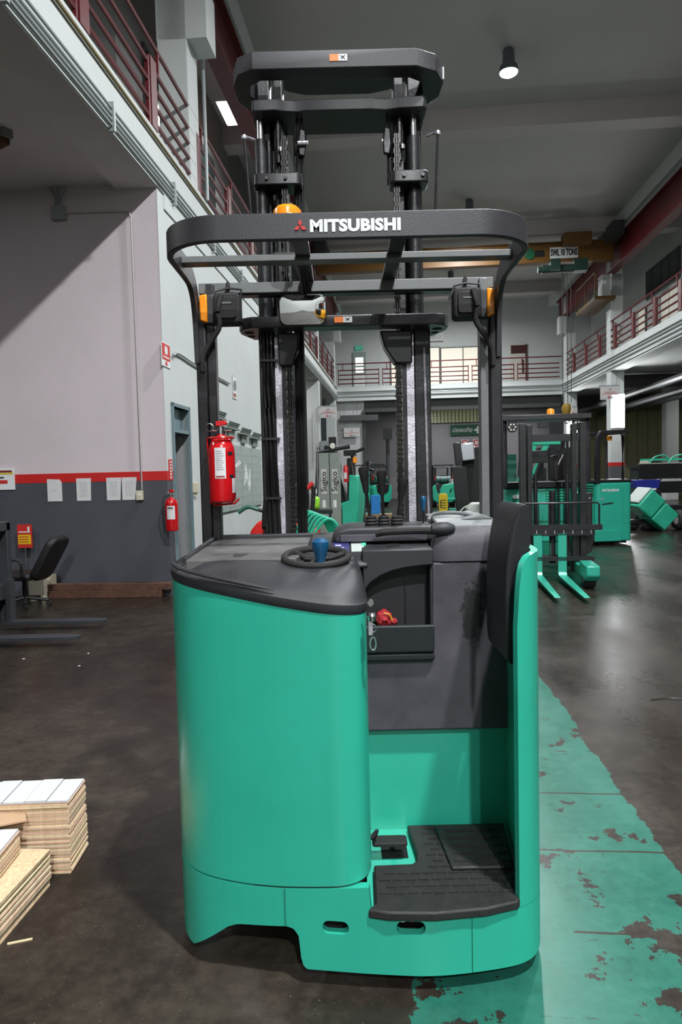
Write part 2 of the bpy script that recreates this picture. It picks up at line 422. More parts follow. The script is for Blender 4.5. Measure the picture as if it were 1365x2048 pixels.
# upper back: windows and doors
cell = mat('lit_room', (.7, .66, .56), .7, emit=(1, .93, .78), estr=.42)
def lit_window(n, u0, u1, z0, z1, cols, v=38.97):
    o = struct('window_%d' % n, bxo(u0-.05, u1+.05, v-.02, v+.03, z0-.05, z1+.05), mat('window_frame_grey', (.10, .11, .10), .5))
    w_ = (u1-u0)/cols
    for i in range(cols):
        p = obj('pane', bxo(u0+i*w_+.03, u0+(i+1)*w_-.03, v-.035, v-.015, z0+.02, z1-.02), cell, o)
    return o
lit_window(2, -.3, 2.42, 6.45, 8.6, 3)
lit_window(3, 2.5, 4.95, 6.45, 8.55, 2); lit_window(4, 5.05, 5.6, 6.45, 8.55, 1)
d2 = struct('door_2', bxo(-2.45, -1.7, 38.92, 39, ZT, 8.5), mat('door_green_grey', (.30, .36, .33), .5))
for i, (a, b_) in enumerate(((7.75, 8.2), (7.35, 7.65))):
    obj('pane', bxo(-2.3, -1.85, 38.90, 38.93, a, b_), mat('lamp_reflection_pane', (.8, .85, .8), .4, emit=(.9, 1, .95), estr=.9 if i < 2 else 0), d2)  # emission stands in for lamps reflected in the door glass
obj('door_panel', bxo(-2.4, -1.75, 38.9, 38.93, 6.3, 7.25), white, d2)
d3 = struct('door_3', bxo(6.3, 7.2, 38.92, 39, ZT, 8.6), mat('cream_door', (.55, .53, .47), .5))
obj('transom', bxo(6.35, 7.15, 38.9, 38.93, 8.1, 8.55), mat('maroon_dark', (.06, .012, .015), .5), d3)
obj('frame', bxo(7.14, 7.22, 38.88, 38.93, ZT, 8.6), mat('maroon_dark', (.06, .012, .015), .5), d3)
obj('pull', bxo(6.95, 7.03, 38.86, 38.93, 7.0, 7.75), mat('maroon_dark', (.06, .012, .015), .5), d3)
# right gallery windows
dkw = mat('dark_window', (.035, .05, .05), .2)
o = struct('window_5', bxo(UR+2.14, UR+2.2, 27.0, 30.5, 8.7, 9.9), mat('window_frame_grey', (.1, .11, .1), .5))
for i in range(4): obj('pane', bxo(UR+2.12, UR+2.15, 27.05+i*.87, 27.05+i*.87+.8, 8.75, 9.85), dkw, o)
o = struct('window_6', bxo(UR+2.14, UR+2.2, 22.0, 25.0, 9.0, 10.2), mat('window_frame_grey', (.1, .11, .1), .5))
for i in range(3): obj('pane', bxo(UR+2.12, UR+2.15, 22.05+i*.98, 22.05+i*.98+.9, 9.05, 10.15), dkw, o)
for n_, (v0, c) in enumerate(((26.2, 3), (22.6, 2), (30.5, 1))):
    o = struct('window_%d' % (7+n_), bxo(UR+2.14, UR+2.2, v0, v0+.85*c+.1, 6.6, 8.5), mat('window_frame_grey', (.1, .11, .1), .5))
    for i in range(c): obj('pane', bxo(UR+2.12, UR+2.15, v0+.08+i*.85, v0+.08+i*.85+.76, 6.65, 8.45), mat('lit_room_dim', (.6, .6, .52), .6, emit=(1, .97, .85), estr=.22), o)
# left gallery dark window
o = struct('window_10', bxo(UL-1.4, UL-1.34, 12.6, 17.4, 7.0, 9.6), mat('window_frame_grey', (.1, .11, .1), .5))
for i in range(5): obj('pane', bxo(UL-1.36, UL-1.32, 12.7+i*.94, 12.7+i*.94+.86, 7.1, 9.5), dkw, o)

# ---------------------------------------------------------------- railings
def railing(label, p0, p1, npan, plates=True):
    """p0,p1 hall (u,v); panels of four bars between double posts with a plate, and a raised hand rail"""
    A = Vector((p0[0], p0[1])); B = Vector((p1[0], p1[1])); d = (B-A).normalized(); Lp = (B-A).length/npan
    ang = math.atan2(d.y, d.x)
    t = thing('railing', label, 'railing', W(p0[0], p0[1], ZT), ang-WY)
    r4 = obj('rail', tub([(.12, 0, 0), (Lp-.12, 0, 0)], .032, 6), maroon, t)
    pl = obj('plate_post', bxo(-.05, .17, -.035, .035, .05, .96), maroon, t) if plates else obj('post', bxo(.07, .11, -.02, .02, .05, .92), maroon, t)
    p2 = obj('post', bxo(-.12, -.08, -.025, .025, .05, .92), maroon, t)
    st = obj('post', bxo(.3, .34, -.02, .02, .84, 1.2), maroon, t)
    firstr = True
    for i in range(npan):
        for j, z in enumerate((.16, .39, .62, .86)):
            q = r4 if firstr else inst(r4); firstr = False
            q.location = (i*Lp, 0, z)
        if i:
            for s in (pl, p2, st):
                q = inst(s); q.location = (i*Lp, 0, 0)
    obj('hand_rail', tub([(0, 0, 1.2), (Lp*npan, 0, 1.2)], .032, 6), maroon, t)
    return t
railing('maroon balcony railing running along the left upper gallery', (UL-.05, .85), (UL-.05, 36.1), 17)
railing('maroon balcony railing running along the right upper gallery', (UR+.05, 2.8), (UR+.05, 36.1), 16)
railing('maroon balcony railing across the far end gallery', (UL, 36.35), (UR, 36.35), 5, False)

# ---------------------------------------------------------------- pipes on the balcony edges
def pipe(name, label, pts, r, m=conduit_m, cat='pipe', group=None, n=8):
    o = obj(name, tub(pts, r, n), m); o.rotation_euler = (0, 0, -WY); return tag(o, label, cat, group)
olive = mat('olive_pipe', (.16, .12, .03), .5)
for i, z in enumerate((5.54, 5.60, 5.66, 5.73)):
    o = pipe('conduit', ('lowest grey conduit along the left balcony edge beam', 'second lowest grey conduit along the left balcony edge beam', 'second highest grey conduit along the left balcony edge beam', 'highest of four grey conduits along the left balcony edge beam')[i], [(UL+.045, -5, z), (UL+.045, 36, z)], .017, group='conduits on the left balcony edge')
st = obj('clamp', bxo(UL+.0, UL+.075, -.02, .02, ZB-.02, ZB+.30), conduit_m, o); st.location = (0, 5.5, 0)
for v in (7.6, 9.7, 11.8, 13.9, 16, 18.1): q = inst(st); q.location = (0, v, 0)
pipe('pipe', 'thin olive pipe on the left balcony beam above the conduits', [(UL+.03, -5, 6.12), (UL+.03, 36, 6.12)], .02, olive)
for i, z in enumerate((5.60, 5.74, 5.88)):
    pipe('conduit', ('lowest conduit on the right balcony edge beam', 'middle conduit on the right balcony edge beam', 'highest conduit on the right balcony edge beam')[i], [(UR-.04, 5, z), (UR-.04, 36, z)], .02, group='conduits on the right balcony edge')
pipe('pipe', 'grey pipe along the far balcony edge beam', [(UL, 36.2, 5.86), (UR, 36.2, 5.86)], .03)
pipe('conduit', 'grey conduit dropping beside the upper left column', [(UL+.04, 11.5, ZT), (UL+.04, 11.5, 8.6)], .03)
# under the right balcony: dark ducts
for i, (u_, z_) in enumerate(((10.2, 4.84), (11.4, 4.70), (12.8, 4.84))):
    pipe('duct_pipe', ('dark ceiling pipe nearest the right columns', 'lowest dark ceiling pipe under the right balcony', 'dark ceiling pipe farthest right under the balcony')[i], [(u_, 8, z_), (u_, 39.8, z_)], .14, mat('dark_pipe', (.07, .075, .075), .5), group='pipes under the right balcony')
for i, v_ in enumerate((20, 30, 38)):
    o = obj('duct_beam', bxo(UR+.6, 21, v_, v_+.35, 5.0, 5.55), mat('dark_frame', (.05, .05, .05), .6)); o.rotation_euler = (0, 0, -WY); o['kind'] = 'structure'
o = obj('duct_beam', bxo(-1.6, 8.4, 39, 39.35, 5.15, 5.6), mat('dark_frame', (.05, .05, .05), .6)); o.rotation_euler = (0, 0, -WY); o['kind'] = 'structure'

# ---------------------------------------------------------------- high bay lamps
def bay(v, label, watt=160, u=2.65, z=ZC, group='high bay lamps'):
    t = thing('high_bay_lamp', label, 'lamp', W(u, v, z), -WY, group)
    obj('housing', lat([(.0, 0), (.10, 0), (.13, -.05), (.14, -.32), (.20, -.38), (.22, -.52), (.20, -.52), (.0, -.45)], n=20), mat('lamp_housing', (.10, .12, .13), .4), t)
    obj('lens', lat([(.0, -.50), (.19, -.50), (.185, -.54), (.12, -.58), (.0, -.59)], n=20), glow, t)
    ld = bpy.data.lights.new('bay_light', 'AREA'); ld.shape = 'DISK'; ld.size = .42; ld.energy = watt; ld.spread = math.radians(172); ld.color = (.95, .98, 1.0)
    l = bpy.data.objects.new('bay_light', ld); COL.objects.link(l); l.parent = t; l.location = (0, 0, -.62)
    return t
for v, wt, lb in zip(LAMP_V, LAMP_W, ('high bay lamp far behind the camera', 'high bay lamp behind the camera', 'high bay lamp just behind the camera', 'high bay lamp overhead out of view', 'nearest and highest lit high bay lamp on the ceiling', 'second lit high bay lamp right above the guard', 'farthest lit high bay lamp beyond the guard bars')):
    bay(v, lb, wt)
t = bay(19.5, 'round lamp glowing under the right balcony', 160, u=10.6, z=5.6, group='round lamps'); t.scale = (.8, .8, .8)
# gallery fluorescent, and glow panels added for the lit column faces
def tube_light(name, label, loc, size, energy, rot=(0, 0, 0), m=tube_glow):
    t = thing(name, label, 'light', loc, -WY)
    t.rotation_euler = (rot[0], rot[1], -WY + rot[2])
    obj('housing', bxo(-size[0]/2-.02, size[0]/2+.02, -size[1]/2-.02, size[1]/2+.02, .01, .07), white, t)
    obj('diffuser', bxo(-size[0]/2, size[0]/2, -size[1]/2, size[1]/2, -.02, .01), m, t, bev=.01)
    ld = bpy.data.lights.new(name, 'AREA'); ld.shape = 'RECTANGLE'; ld.size = size[0]; ld.size_y = size[1]; ld.energy = energy
    l = bpy.data.objects.new(name+'_light', ld); COL.objects.link(l); l.parent = t; l.location = (0, 0, -.05)
    return t
t = tube_light('fluorescent_light', 'bright fluorescent fitting on the left upper gallery ceiling', W(UL-.62, 16.0, 10.0), (.28, 1.0), 60)
obj('drop_rod', tub([(0, 0, .07), (0, 0, 1.1)], .015, 6), conduit_m, t)
tube_light('column_glow_panel', 'added white glow panel for the brightly lit face of the nearer right column', W(UR+.28, 28.22, 3.9), (.5, 1.3), 60, (PI/2*-1, 0, 0), glow)  # glowing panel stands in for a brightly lit column face
tube_light('column_glow_panel', 'smaller added glow panel for the brightly lit face of the farther right column', W(UR+.28, 35.42, 3.8), (.5, 1.25), 50, (PI/2*-1, 0, 0), glow)
# under the balconies, lights outside the frame on the left and behind (lit workshop)
tube_light('fluorescent_light', 'fluorescent fitting under the left balcony beside the camera', W(-6.0, 3.0, 5.485), (.35, 1.4), 95)
tube_light('fluorescent_light', 'fluorescent fitting in the store room behind the white wall', W(UL-1.2, 14.0, 5.54), (.35, 1.2), 25)
for i, (u_, v_) in enumerate(((2.0, 41), (7, 41), (12, 24), (16, 33))):  # right bay pair: unseen lights added to brighten the dim side bay
    tube_light('fluorescent_light', ('fluorescent fitting left under the far balcony', 'fluorescent fitting right under the far balcony', 'added unseen light brightening the right side bay', 'added unseen light deep in the right side bay')[i], W(u_, v_, 5.54), (.3, 1.4), (110, 110, 90, 90)[i])
tube_light('fluorescent_light', 'fluorescent fitting left behind the far columns', W(-5.5, 27, 5.54), (.3, 1.4), 90)
o = thing('ceiling_fitting', 'unlit rusty fluorescent batten under the left balcony ceiling', 'light', W(-4.33, 7.55, 5.56), -WY-.5)
obj('batten', bxo(-1.2, .05, -.06, .06, -.09, 0), mat('old_batten', (.2, .2, .19), .6), o)
obj('tube', tub([(-1.1, 0, -.11), (-.1, 0, -.11)], .02), mat('dead_tube', (.16, .15, .13), .4), o)
obj('socket', bxo(-.2, .0, -.05, .05, -.15, -.07), mat('rust', (.08, .035, .015), .9), o)

# ---------------------------------------------------------------- overhead crane
t = thing('overhead_crane', 'yellow overhead crane girder with a green hoist across the far bay', 'crane', W(0, 27.3, 9.53), -WY)
def cx(a): return a
obj('girder', bxo(UL+.1, UR-.2, -.18, .18, 0, .72), craneyel, t, bev=.01)
obj('girder_flange', bxo(UL+.1, UR-.2, -.25, .25, .70, .74), craneyel, t)
obj('end_carriage', bxo(UR-.55, UR-.14, -1.2, 1.2, .60, 1.1), mat('dark_frame', (.05, .05, .05), .6), t)
obj('end_carriage', bxo(UL+.14, UL+.55, -1.2, 1.2, .60, 1.1), mat('dark_frame', (.05, .05, .05), .6), t)
obj('control_cabinet', bxo(6.35, 7.35, -.7, -.1, .52, .92), craneyel, t)
s = obj('load_sign', bxo(5.92, 6.96, -.205, -.19, .12, .54), white, t)
text('lettering', 'SWL 10 TONS', .34, (6.44, -.215, .33), RX, black_t, s, sx=.47, off=.012)
lg = obj('maker_badge', lat([(0, 0), (.21, 0), (.21, .02), (0, .02)], (5.15, -.2, .34), 16, Matrix.Rotation(PI/2, 4, 'X')), mat('badge_green', (.01, .10, .04), .5), t)
obj('maker_badge', bxo(5.38, 5.70, -.2, -.19, .22, .46), black_t, t)
hg = mat('hoist_green', (.014, .038, .028), .45)
bm = nb(); tube(bm, [(5.55, -.5, -.36), (7.2, -.5, -.36)], .15, 14); box(bm, 5.85, 6.2, -.7, -.3, -.45, -.02); box(bm, 6.7, 7.2, -.7, -.3, -.50, -.05)
obj('hoist', bm, hg, t)
obj('hoist_motor', tub([(5.40, -.5, -.36), (5.60, -.5, -.36)], .12, 12), hg, t)
for x in (6.30, 6.48, 6.62): obj('hoist_rope', tub([(x, -.5, -.4), (x, -.5, -5.35)], .012, 5), black_t, t)
hk = obj('hook_block', lat([(0, -.3), (.16, -.2), (.2, 0), (.16, .15), (0, .2)], (6.45, -.5, -5.6), 12), mat('hook_block_yellow', (.25, .15, .01), .5), t)
obj('hook', tub(curve([(6.45, -.5, -5.85), (6.57, -.5, -6.02), (6.45, -.5, -6.15), (6.30, -.5, -6.05)], 4), .04, 6), steel_d, t)
# crane access platform
t = thing('crane_platform', 'small yellow access platform hanging under the right runway', 'platform', W(7.9, 29.5, 8.35), -WY)
obj('deck', bxo(-.1, .7, -1.6, 1.2, -.1, .02), craneyel, t)
for v_ in (-1.6, -.2, 1.15): obj('post', bxo(-.1, -.06, v_, v_+.04, 0, .95), craneyel, t)
obj('hand_rail', bxo(-.1, -.06, -1.6, 1.2, .9, .95), craneyel, t)
obj('side_panel', bxo(.5, .55, -1.62, -1.6, .25, .85), white, t)

# ---------------------------------------------------------------- things on the left walls
def wallthing(name, label, cat, u, v, z, rz=0, group=None): return thing(name, label, cat, W(u, v, z), -WY+rz, group)
Yf = 9.098      # face of the end wall
labs = ('single white sheet with a torn corner, leftmost on the dark grey wall', 'single white sheet with faint print, second from left on the dark grey wall', 'white sheet with a printed table, left of the touching pair', 'blank looking white sheet of the touching pair beside the switch')
for i, u_ in enumerate((-4.75, -4.33, -3.9, -3.68)):
    bm = nb(); c = .03 if i == 0 else 0
    prism(bm, [(-.105, 0), (.105-.01*i, 0), (.105, .29-c), (.105-c, .31-c*.3), (-.105, .31)], 'y', -.003, 0)
    t = obj('paper_sheet', bm, paper); t.location = W(u_, Yf, 1.325); t.rotation_euler = (0, 0, -WY)
    tag(t, labs[i], 'paper', 'papers taped on the dark wall')
    pm = nb()
    if i:
        for k_ in range(9): box(pm, -.06, .05, -.0045, -.003, .06+k_*.024, .064+k_*.024)
    else: box(pm, -.05, .03, -.0045, -.003, .15, .154)
    obj('print', pm, mat('faint_print', (.35, .35, .37), .8), t)
t = wallthing('wall_poster', 'white poster with yellow and red bands at the left picture edge', 'poster', -5.45, Yf, 1.5)
obj('sheet', bxo(-.3, .13, -.015, 0, 0, .3), white, t)
obj('band', bxo(-.3, .12, -.018, -.015, .215, .235), yellow, t); obj('band', bxo(-.3, .10, -.018, -.015, .24, .27), mat('maroon_print', (.2, .02, .02), .6), t)
obj('red_block', bxo(-.3, .03, -.018, -.015, .085, .135), red_t, t); obj('print', bxo(-.25, -.02, -.018, -.015, .16, .18), black_t, t)
t = wallthing('switch_box', 'cream switch box at the foot of the wall conduit', 'switch', -3.53, Yf, 1.32)
obj('case', bxo(-.045, .045, -.05, 0, 0, .13), cream, t, bev=.004); obj('rocker', bxo(-.015, .015, -.056, -.05, .06, .09), white, t)
t = wallthing('conduit', 'white conduit dropping down the pink wall to the switch', 'pipe', 0, Yf, 0)
obj('run', tub([(-3.50, -.02, 1.46), (-3.50, -.02, 5.1), (-3.53, -.02, 5.18), (-3.6, -.02, 5.2), (-4.45, -.02, 5.22)], .012), mat('conduit_white', (.5, .47, .47), .5), t)
t = wallthing('junction_box', 'grey junction box high on the pink wall under the balcony', 'box', -4.5, Yf, 5.12)
obj('case', bxo(-.09, .09, -.08, 0, 0, .18), conduit_m, t, bev=.005)
for du in (-.04, .0, .04): obj('pipe', tub([(du, -.04, .18), (du, -.04, .32), (du*3, -.04, .46)], .014), conduit_m, t)
# timbers
tb = nb(); box(tb, -.88, .9, -.07, .07, 0, .10)
t1 = obj('timber_beam', tb, wood, bev=.006); t1.location = W(-4.13, 8.98, 0); t1.rotation_euler = (0, 0, -WY+.035)
tag(t1, 'old brown timber lying on the floor along the wall, lower one', 'timber', 'timbers by the wall')
t2 = inst(t1); t2.location = W(-4.05, 9.0, .101); t2.rotation_euler = (0, 0, -WY+.02); t2.scale = (1.04, 1, .9); t2['label'] = 'old brown timber lying on top of the other timber'
# cream block
t = thing('cream_crate', 'cream open-ended block box beside the office chair', 'box', W(-4.84, 8.84, 0), -WY+.3)
bm = nb(); box(bm, -.13, .02, -.15, -.13, 0, .3); box(bm, .02, .04, -.15, .15, 0, .3); box(bm, -.13, .02, .13, .15, 0, .3); box(bm, -.15, -.13, -.15, .15, 0, .3); box(bm, -.15, .04, -.15, .15, .28, .3)
obj('body', bm, cream, t, bev=.004); obj('flange', bxo(.04, .15, .1, .12, 0, .33), cream, t)
# red yellow sign on a stand
t = thing('notice_sign', 'red and yellow warning board on a thin stand behind the chair', 'sign', W(-5.13, 8.95, 0), -WY)
obj('board', bxo(-.10, .10, -.01, .01, .70, 1.02), redflat, t); obj('panel', bxo(-.09, .09, -.014, -.01, .75, .88), yellow, t)
for z_ in (.775, .81, .845): obj('lettering', bxo(-.075, .06, -.016, -.014, z_, z_+.012), red_t, t)
obj('lettering', bxo(-.08, .08, -.016, -.01, .91, .925), white, t); obj('lettering', bxo(.05, .075, -.016, -.01, .93, .99), white, t)
obj('stand', tub([(0, .0, 0), (0, .0, .72)], .008), steel, t); obj('foot', bxo(-.08, .06, -.06, .06, 0, .015), blk, t)
# office chair
t = thing('office_chair', 'black office chair with a leaning padded back by the wall', 'chair', W(-4.60, 8.35, 0), -WY)
Mb = Matrix.Translation((-.02, 0, .36)) @ Matrix.Rotation(math.radians(30), 4, 'Y')
bm = nb(); prism(bm, rrect(-.23, .23, 0, .62, .12), 'x', -.05, .05); bmesh.ops.transform(bm, matrix=Mb, verts=bm.verts)
cm = mat('chair_black', (.012, .012, .013), .5)
obj('backrest', bm, cm, t, bev=.03, seg=3)
obj('seat', bxo(-.48, -.02, -.24, .24, .36, .45), cm, t, bev=.035, seg=3)
obj('stem', tub([(-.22, 0, .1), (-.22, 0, .37)], .03, 10), blk, t)
for k_ in range(5):
    a_ = 2*PI*k_/5+.2; e = Vector((-.22+.29*math.cos(a_), .29*math.sin(a_), .075))
    lg = obj('base_leg', tub([(-.22, 0, .12), e], .022, 8), blk, t)
    obj('castor', lat([(0, -.02), (.03, -.02), (.03, .02), (0, .02)], e - Vector((0, 0, .045)), 12, Matrix.Rotation(PI/2, 4, 'X')), rub, lg)
obj('armrest', tub(curve([(-.1, -.26, .42), (-.12, -.28, .62), (-.36, -.28, .64)], 4), .018, 8), cm, t)
# black lift truck mast and forks at the left edge
t = thing('pallet_fork_truck', 'black lift truck front with two low forks at the left edge', 'forklift', (-3.9, 7.0, 0), 0)
bk2 = mat('charcoal_paint', (.028, .031, .036), .45, var=.1)
for y_ in (-.33, .36): obj('upright', bxo(.16, .28, y_, y_+.08, .08, 1.17), bk2, t, bev=.006)
obj('crossbar', bxo(.14, .28, -.33, .44, 1.08, 1.18), bk2, t, bev=.006); obj('crossbar', bxo(.16, .26, -.33, .44, .35, .5), bk2, t)
obj('inner_upright', bxo(.02, .12, -.3, -.2, .1, 1.1), bk2, t); obj('inner_upright', bxo(.02, .12, .28, .38, .1, 1.1), bk2, t)
obj('chassis', bxo(-.9, .05, -.45, .45, .12, .75), bk2, t, bev=.02)
obj('tie_bar', tub([(.0, -.2, .78), (.22, -.34, .85)], .03, 8), steel, t)
for y_ in (-.40, .36):
    obj('fork', pro([(1.33, -.05), (1.33, .05), (1.15, .062), (.2, .062), (.2, -.062), (1.15, -.062)], 'z', .045, .075) if 0 else pro([(.22, y_-.075), (1.12, y_-.075), (1.28, y_-.045), (1.33, y_), (1.28, y_+.045), (1.12, y_+.075), (.22, y_+.075)], 'z', .06, .10), bk2, t, bev=.004)
    obj('fork_shank', bxo(.26, .31, y_-.06, y_+.06, .07, .55), bk2, t)
for y_ in (-.35, .35): obj('wheel', lat([(0, -.04), (.1, -.04), (.1, .04), (0, .04)], (-.5, y_, .1), 16, Matrix.Rotation(PI/2, 4, 'X')), rub, t)

# signs on the long white wall (they face +u)
F = -WY + PI/2
def onwall(name, label, cat, v, z, group=None): return thing(name, label, cat, W(UL+.002, v, z), F, group)
t = onwall('fire_sign', 'red fire equipment sign with a down arrow above the doorway', 'sign', 9.21, 3.13)
obj('plate', bxo(-.17, .17, -.012, 0, 0, .3+.02), white, t); obj('red_field', bxo(-.16, .16, -.014, -.012, .09, .31), redflat, t)
obj('flame', pro([(-.05, .17), (.05, .17), (.06, .25), (.02, .29), (0, .26), (-.03, .29), (-.06, .24)], 'y', -.016, -.014), white, t)
obj('lettering', bxo(-.12, .12, -.016, -.014, .12, .14), white, t)
obj('arrow', pro([(0, .01), (.07, .045), (.03, .045), (.03, .08), (-.03, .08), (-.03, .045), (-.07, .045)], 'y', -.014, -.012), redflat, t)
t = thing('fire_label', 'narrow red vertical label at the wall corner beside the extinguisher', 'label', W(UL+.006, 9.24, 1.58), F)
obj('plate', bxo(-.07, .07, -.006, 0, 0, .29), redflat, t)
for k_ in range(6): obj('lettering', bxo(-.035, .035, -.008, -.006, .03+k_*.042, .055+k_*.042), paper, t)
t = onwall('intercom', 'cream wall box beside the doorway', 'box', 10.3, 1.38)
obj('case', bxo(-.06, .06, -.07, 0, 0, .16), cream, t, bev=.006); obj('hook', bxo(-.02, .02, -.05, 0, -.06, 0), cream, t)
t = onwall('notice', 'small white notice with a crossed circle on the white wall', 'sign', 13.15, 3.13)
obj('plate', bxo(-.14, .14, -.01, 0, 0, .42), white, t); obj('edge', bxo(-.14, .14, -.009, -.002, -.008, .428), mat('grey_edge', (.2, .2, .2), .6), t)
obj('ring', tub([(.09*math.cos(a*PI/8), -.012, .25+.09*math.sin(a*PI/8)) for a in range(16)], .012, 6, up=(0, 1, 0), closed=True), mat('grey_edge', (.2, .2, .2), .6), t)
obj('bar', tub([(-.06, -.012, .31), (.06, -.012, .19)], .01, 6), mat('grey_edge', (.2, .2, .2), .6), t)
obj('red_block', bxo(-.1, .1, -.012, -.01, .03, .1), mat('dull_red', (.3, .06, .05), .6), t)
pipe('conduit', 'grey conduit running along the white wall from the fire sign', curve([(UL+.04, 9.45, 3.33), (UL+.03, 9.7, 3.40), (UL+.03, 10.6, 3.37), (UL+.03, 12.7, 3.36)], 4), .017)
t = onwall('key_board', 'greenish board with hooks and white tool outlines on the wall', 'board', 13.45, .98)
bd = obj('board', bxo(-1.95, 2.0, -.03, 0, 0, 1.24), mat('peg_board', (.33, .38, .35), .6, var=.1, vscale=8), t)
hk_ = obj('hook', bxo(-.008, .008, -.018, 0, 0, .02), steel_d, bd)
f_ = True
for i in range(24):
    for j in range(7):
        q = hk_ if f_ else inst(hk_); f_ = False
        q.location = (-1.85+i*.163+random.uniform(-.02, .02), -.03, .08+j*.165)
for x_ in (-1.0, 0, 1.0): obj('seam', bxo(x_-.006, x_+.006, -.033, -.03, 0, 1.24), greygreen, bd)
obj('silhouette', pro([(.2, .45), (.35, .9), (.5, .75), (.6, .45), (.75, .8), (.8, .5), (.62, .3), (.45, .6)], 'y', -.036, -.03), white, bd)
obj('silhouette', pro([(-.6, .85), (-.2, .95), (.0, .9), (-.2, .86), (-.5, .8)], 'y', -.036, -.03), white, bd)
for i, (v_, z_, L_) in enumerate(((11.70, 2.62, .42), (12.7, 2.5, .42), (13.75, 2.45, .45), (14.8, 2.42, .45))):
    t = onwall('tool_shelf', ('nearest green shelf of hanging tools over the key board', 'second green tool shelf over the key board', 'third green tool shelf over the key board', 'farthest green tool shelf over the key board')[i], 'shelf', v_, z_, 'tool shelves on the white wall')
    obj('board', bxo(-L_, L_, -.1, 0, 0, .03), greygreen, t)
    for k_ in range(3): obj('tool', tub([(-L_+.05, -.06-.02*k_, .05+.035*k_), (L_-.05, -.06-.02*k_, .05+.035*k_)], .018, 6), mat('tool_green', (.03, .09, .06), .5), t)
    obj('bracket', bxo(-.2, .2, -.04, 0, -.16, 0), greygreen, t)

# ---------------------------------------------------------------- fire extinguishers
def extinguisher(label, loc, rz, r=.075, h=.46, k=1.0):
    t = thing('fire_extinguisher', label, 'fire extinguisher', loc, rz)
    b = obj('cylinder', lat([(0, .004), (r*.8, 0), (r*.95, .008), (r, .03), (r, h-.07), (r*.96, h-.045), (r*.75, h-.015), (r*.35, h), (r*.3, h+.02*k), (0, h+.02*k)], n=28), red, t)
    obj('valve', lat([(0, h+.02*k), (r*.33, h+.02*k), (r*.33, h+.055*k), (r*.25, h+.06*k), (r*.25, h+.075*k), (0, h+.075*k)], n=14), steel, t)
    obj('valve_outlet', tub([(-.035, 0, h+.045*k), (.045, 0, h+.045*k)], .008*k, 8), steel, t)
    obj('handle', pro([(-.02, h+.075*k), (.045*k, h+.085*k), (.05*k, h+.1*k), (.02, h+.12*k), (-.02, h+.115*k)], 'y', -.012, .012), red, t, bev=.003)
    obj('pull_ring', tub([(-.045+.016*math.cos(a*PI/6), -.01, h+.07*k+.016*math.sin(a*PI/6)) for a in range(12)], .0018, 5, up=(0, 1, 0), closed=True), steel, t)
    # paper label wrapped on the cylinder
    def wrap(a0, a1, z0, z1, e=.0008, n=8):
        bm = nb(); vs = []
        for k in range(n+1):
            a = math.radians(a0+(a1-a0)*k/n)
            vs.append((bm.verts.new(((r+e)*math.sin(a), -(r+e)*math.cos(a), z0)), bm.verts.new(((r+e)*math.sin(a), -(r+e)*math.cos(a), z1))))
        for A, B in zip(vs, vs[1:]): bm.faces.new((A[0], B[0], B[1], A[1]))
        return bm
    return t, b, wrap
# on the wall corner
loc = W(-3.05, 8.95, .90)
t, b, wrap = extinguisher('red fire extinguisher with black hose hanging beside the doorway', loc, -WY, r=.085, h=.44)
obj('label_sheet', wrap(-25, 50, .16, .34), paper, b)
text('lettering', 'IMPER', .035, (.012, -.0875, .31), RX, black_t, b, sx=.8, off=.001)
obj('hose', tub(curve([(-.03, 0, .485), (-.09, -.03, .44), (-.11, -.05, .28), (-.09, -.05, .12), (-.07, -.06, .08)], 5), .009, 7), rub, t)
obj('bracket', bxo(-.10, .02, .085, .14, .25, .40), blk, t)
# ================================================================ the reach truck in front
T0 = Vector((.04, 2.7, 0))
TR = thing('reach_truck', 'large teal stand-on reach truck with black mast and overhead guard in the foreground', 'reach truck', T0)
def tp(name, bm, m, parent=TR, bev=0, seg=2, ang=35, label=None): return obj(name, bm, m, parent, bev, seg, ang, label=label, world=True)
# rear outline of the body seen from above, left to right
OUT = curve([(-.600, 2.75, 0), (-.598, 2.50, 0), (-.585, 2.33, 0), (-.535, 2.21, 0), (-.43, 2.135, 0), (-.24, 2.08, 0), (-.05, 2.05, 0), (.12, 2.03, 0), (.26, 2.022, 0), (.42, 2.04, 0), (.54, 2.070, 0), (.605, 2.125, 0), (.638, 2.22, 0), (.652, 2.34, 0), (.658, 2.45, 0), (.66, 2.75, 0)], 6)
OUT = [(p.x, p.y) for p in OUT]
def shell(pts, zb, zt, th, nz=1):
    """wall following an outline, thickness inward, bottom and top heights from functions of x"""
    bm = nb(); n = len(pts); V = []
    for i, (x, y) in enumerate(pts):
        a = Vector(pts[max(i-1, 0)]); b_ = Vector(pts[min(i+1, n-1)]); d = (b_-a).normalized(); nrm = Vector((-d.y, d.x))
        xi, yi = x + nrm.x*th, y + nrm.y*th
        V.append([bm.verts.new(p) for p in ((x, y, zb(x, i)), (x, y, zt(x, i)), (xi, yi, zt(x, i)), (xi, yi, zb(x, i)))])
    for A, B in zip(V, V[1:]):
        for j in range(4): bm.faces.new((A[j], B[j], B[(j+1) % 4], A[(j+1) % 4]))
    bm.faces.new(V[0][::-1]); bm.faces.new(V[-1])
    bmesh.ops.recalc_face_normals(bm, faces=bm.faces)
    return bm
def resample(pts, step):
    out = [pts[0]]
    for a, b_ in zip(pts, pts[1:]):
        d = math.hypot(b_[0]-a[0], b_[1]-a[1]); k = max(1, int(d/step))
        for j in range(1, k+1): out.append((a[0]+(b_[0]-a[0])*j/k, a[1]+(b_[1]-a[1])*j/k))
    return out
OF = resample(OUT, .006)
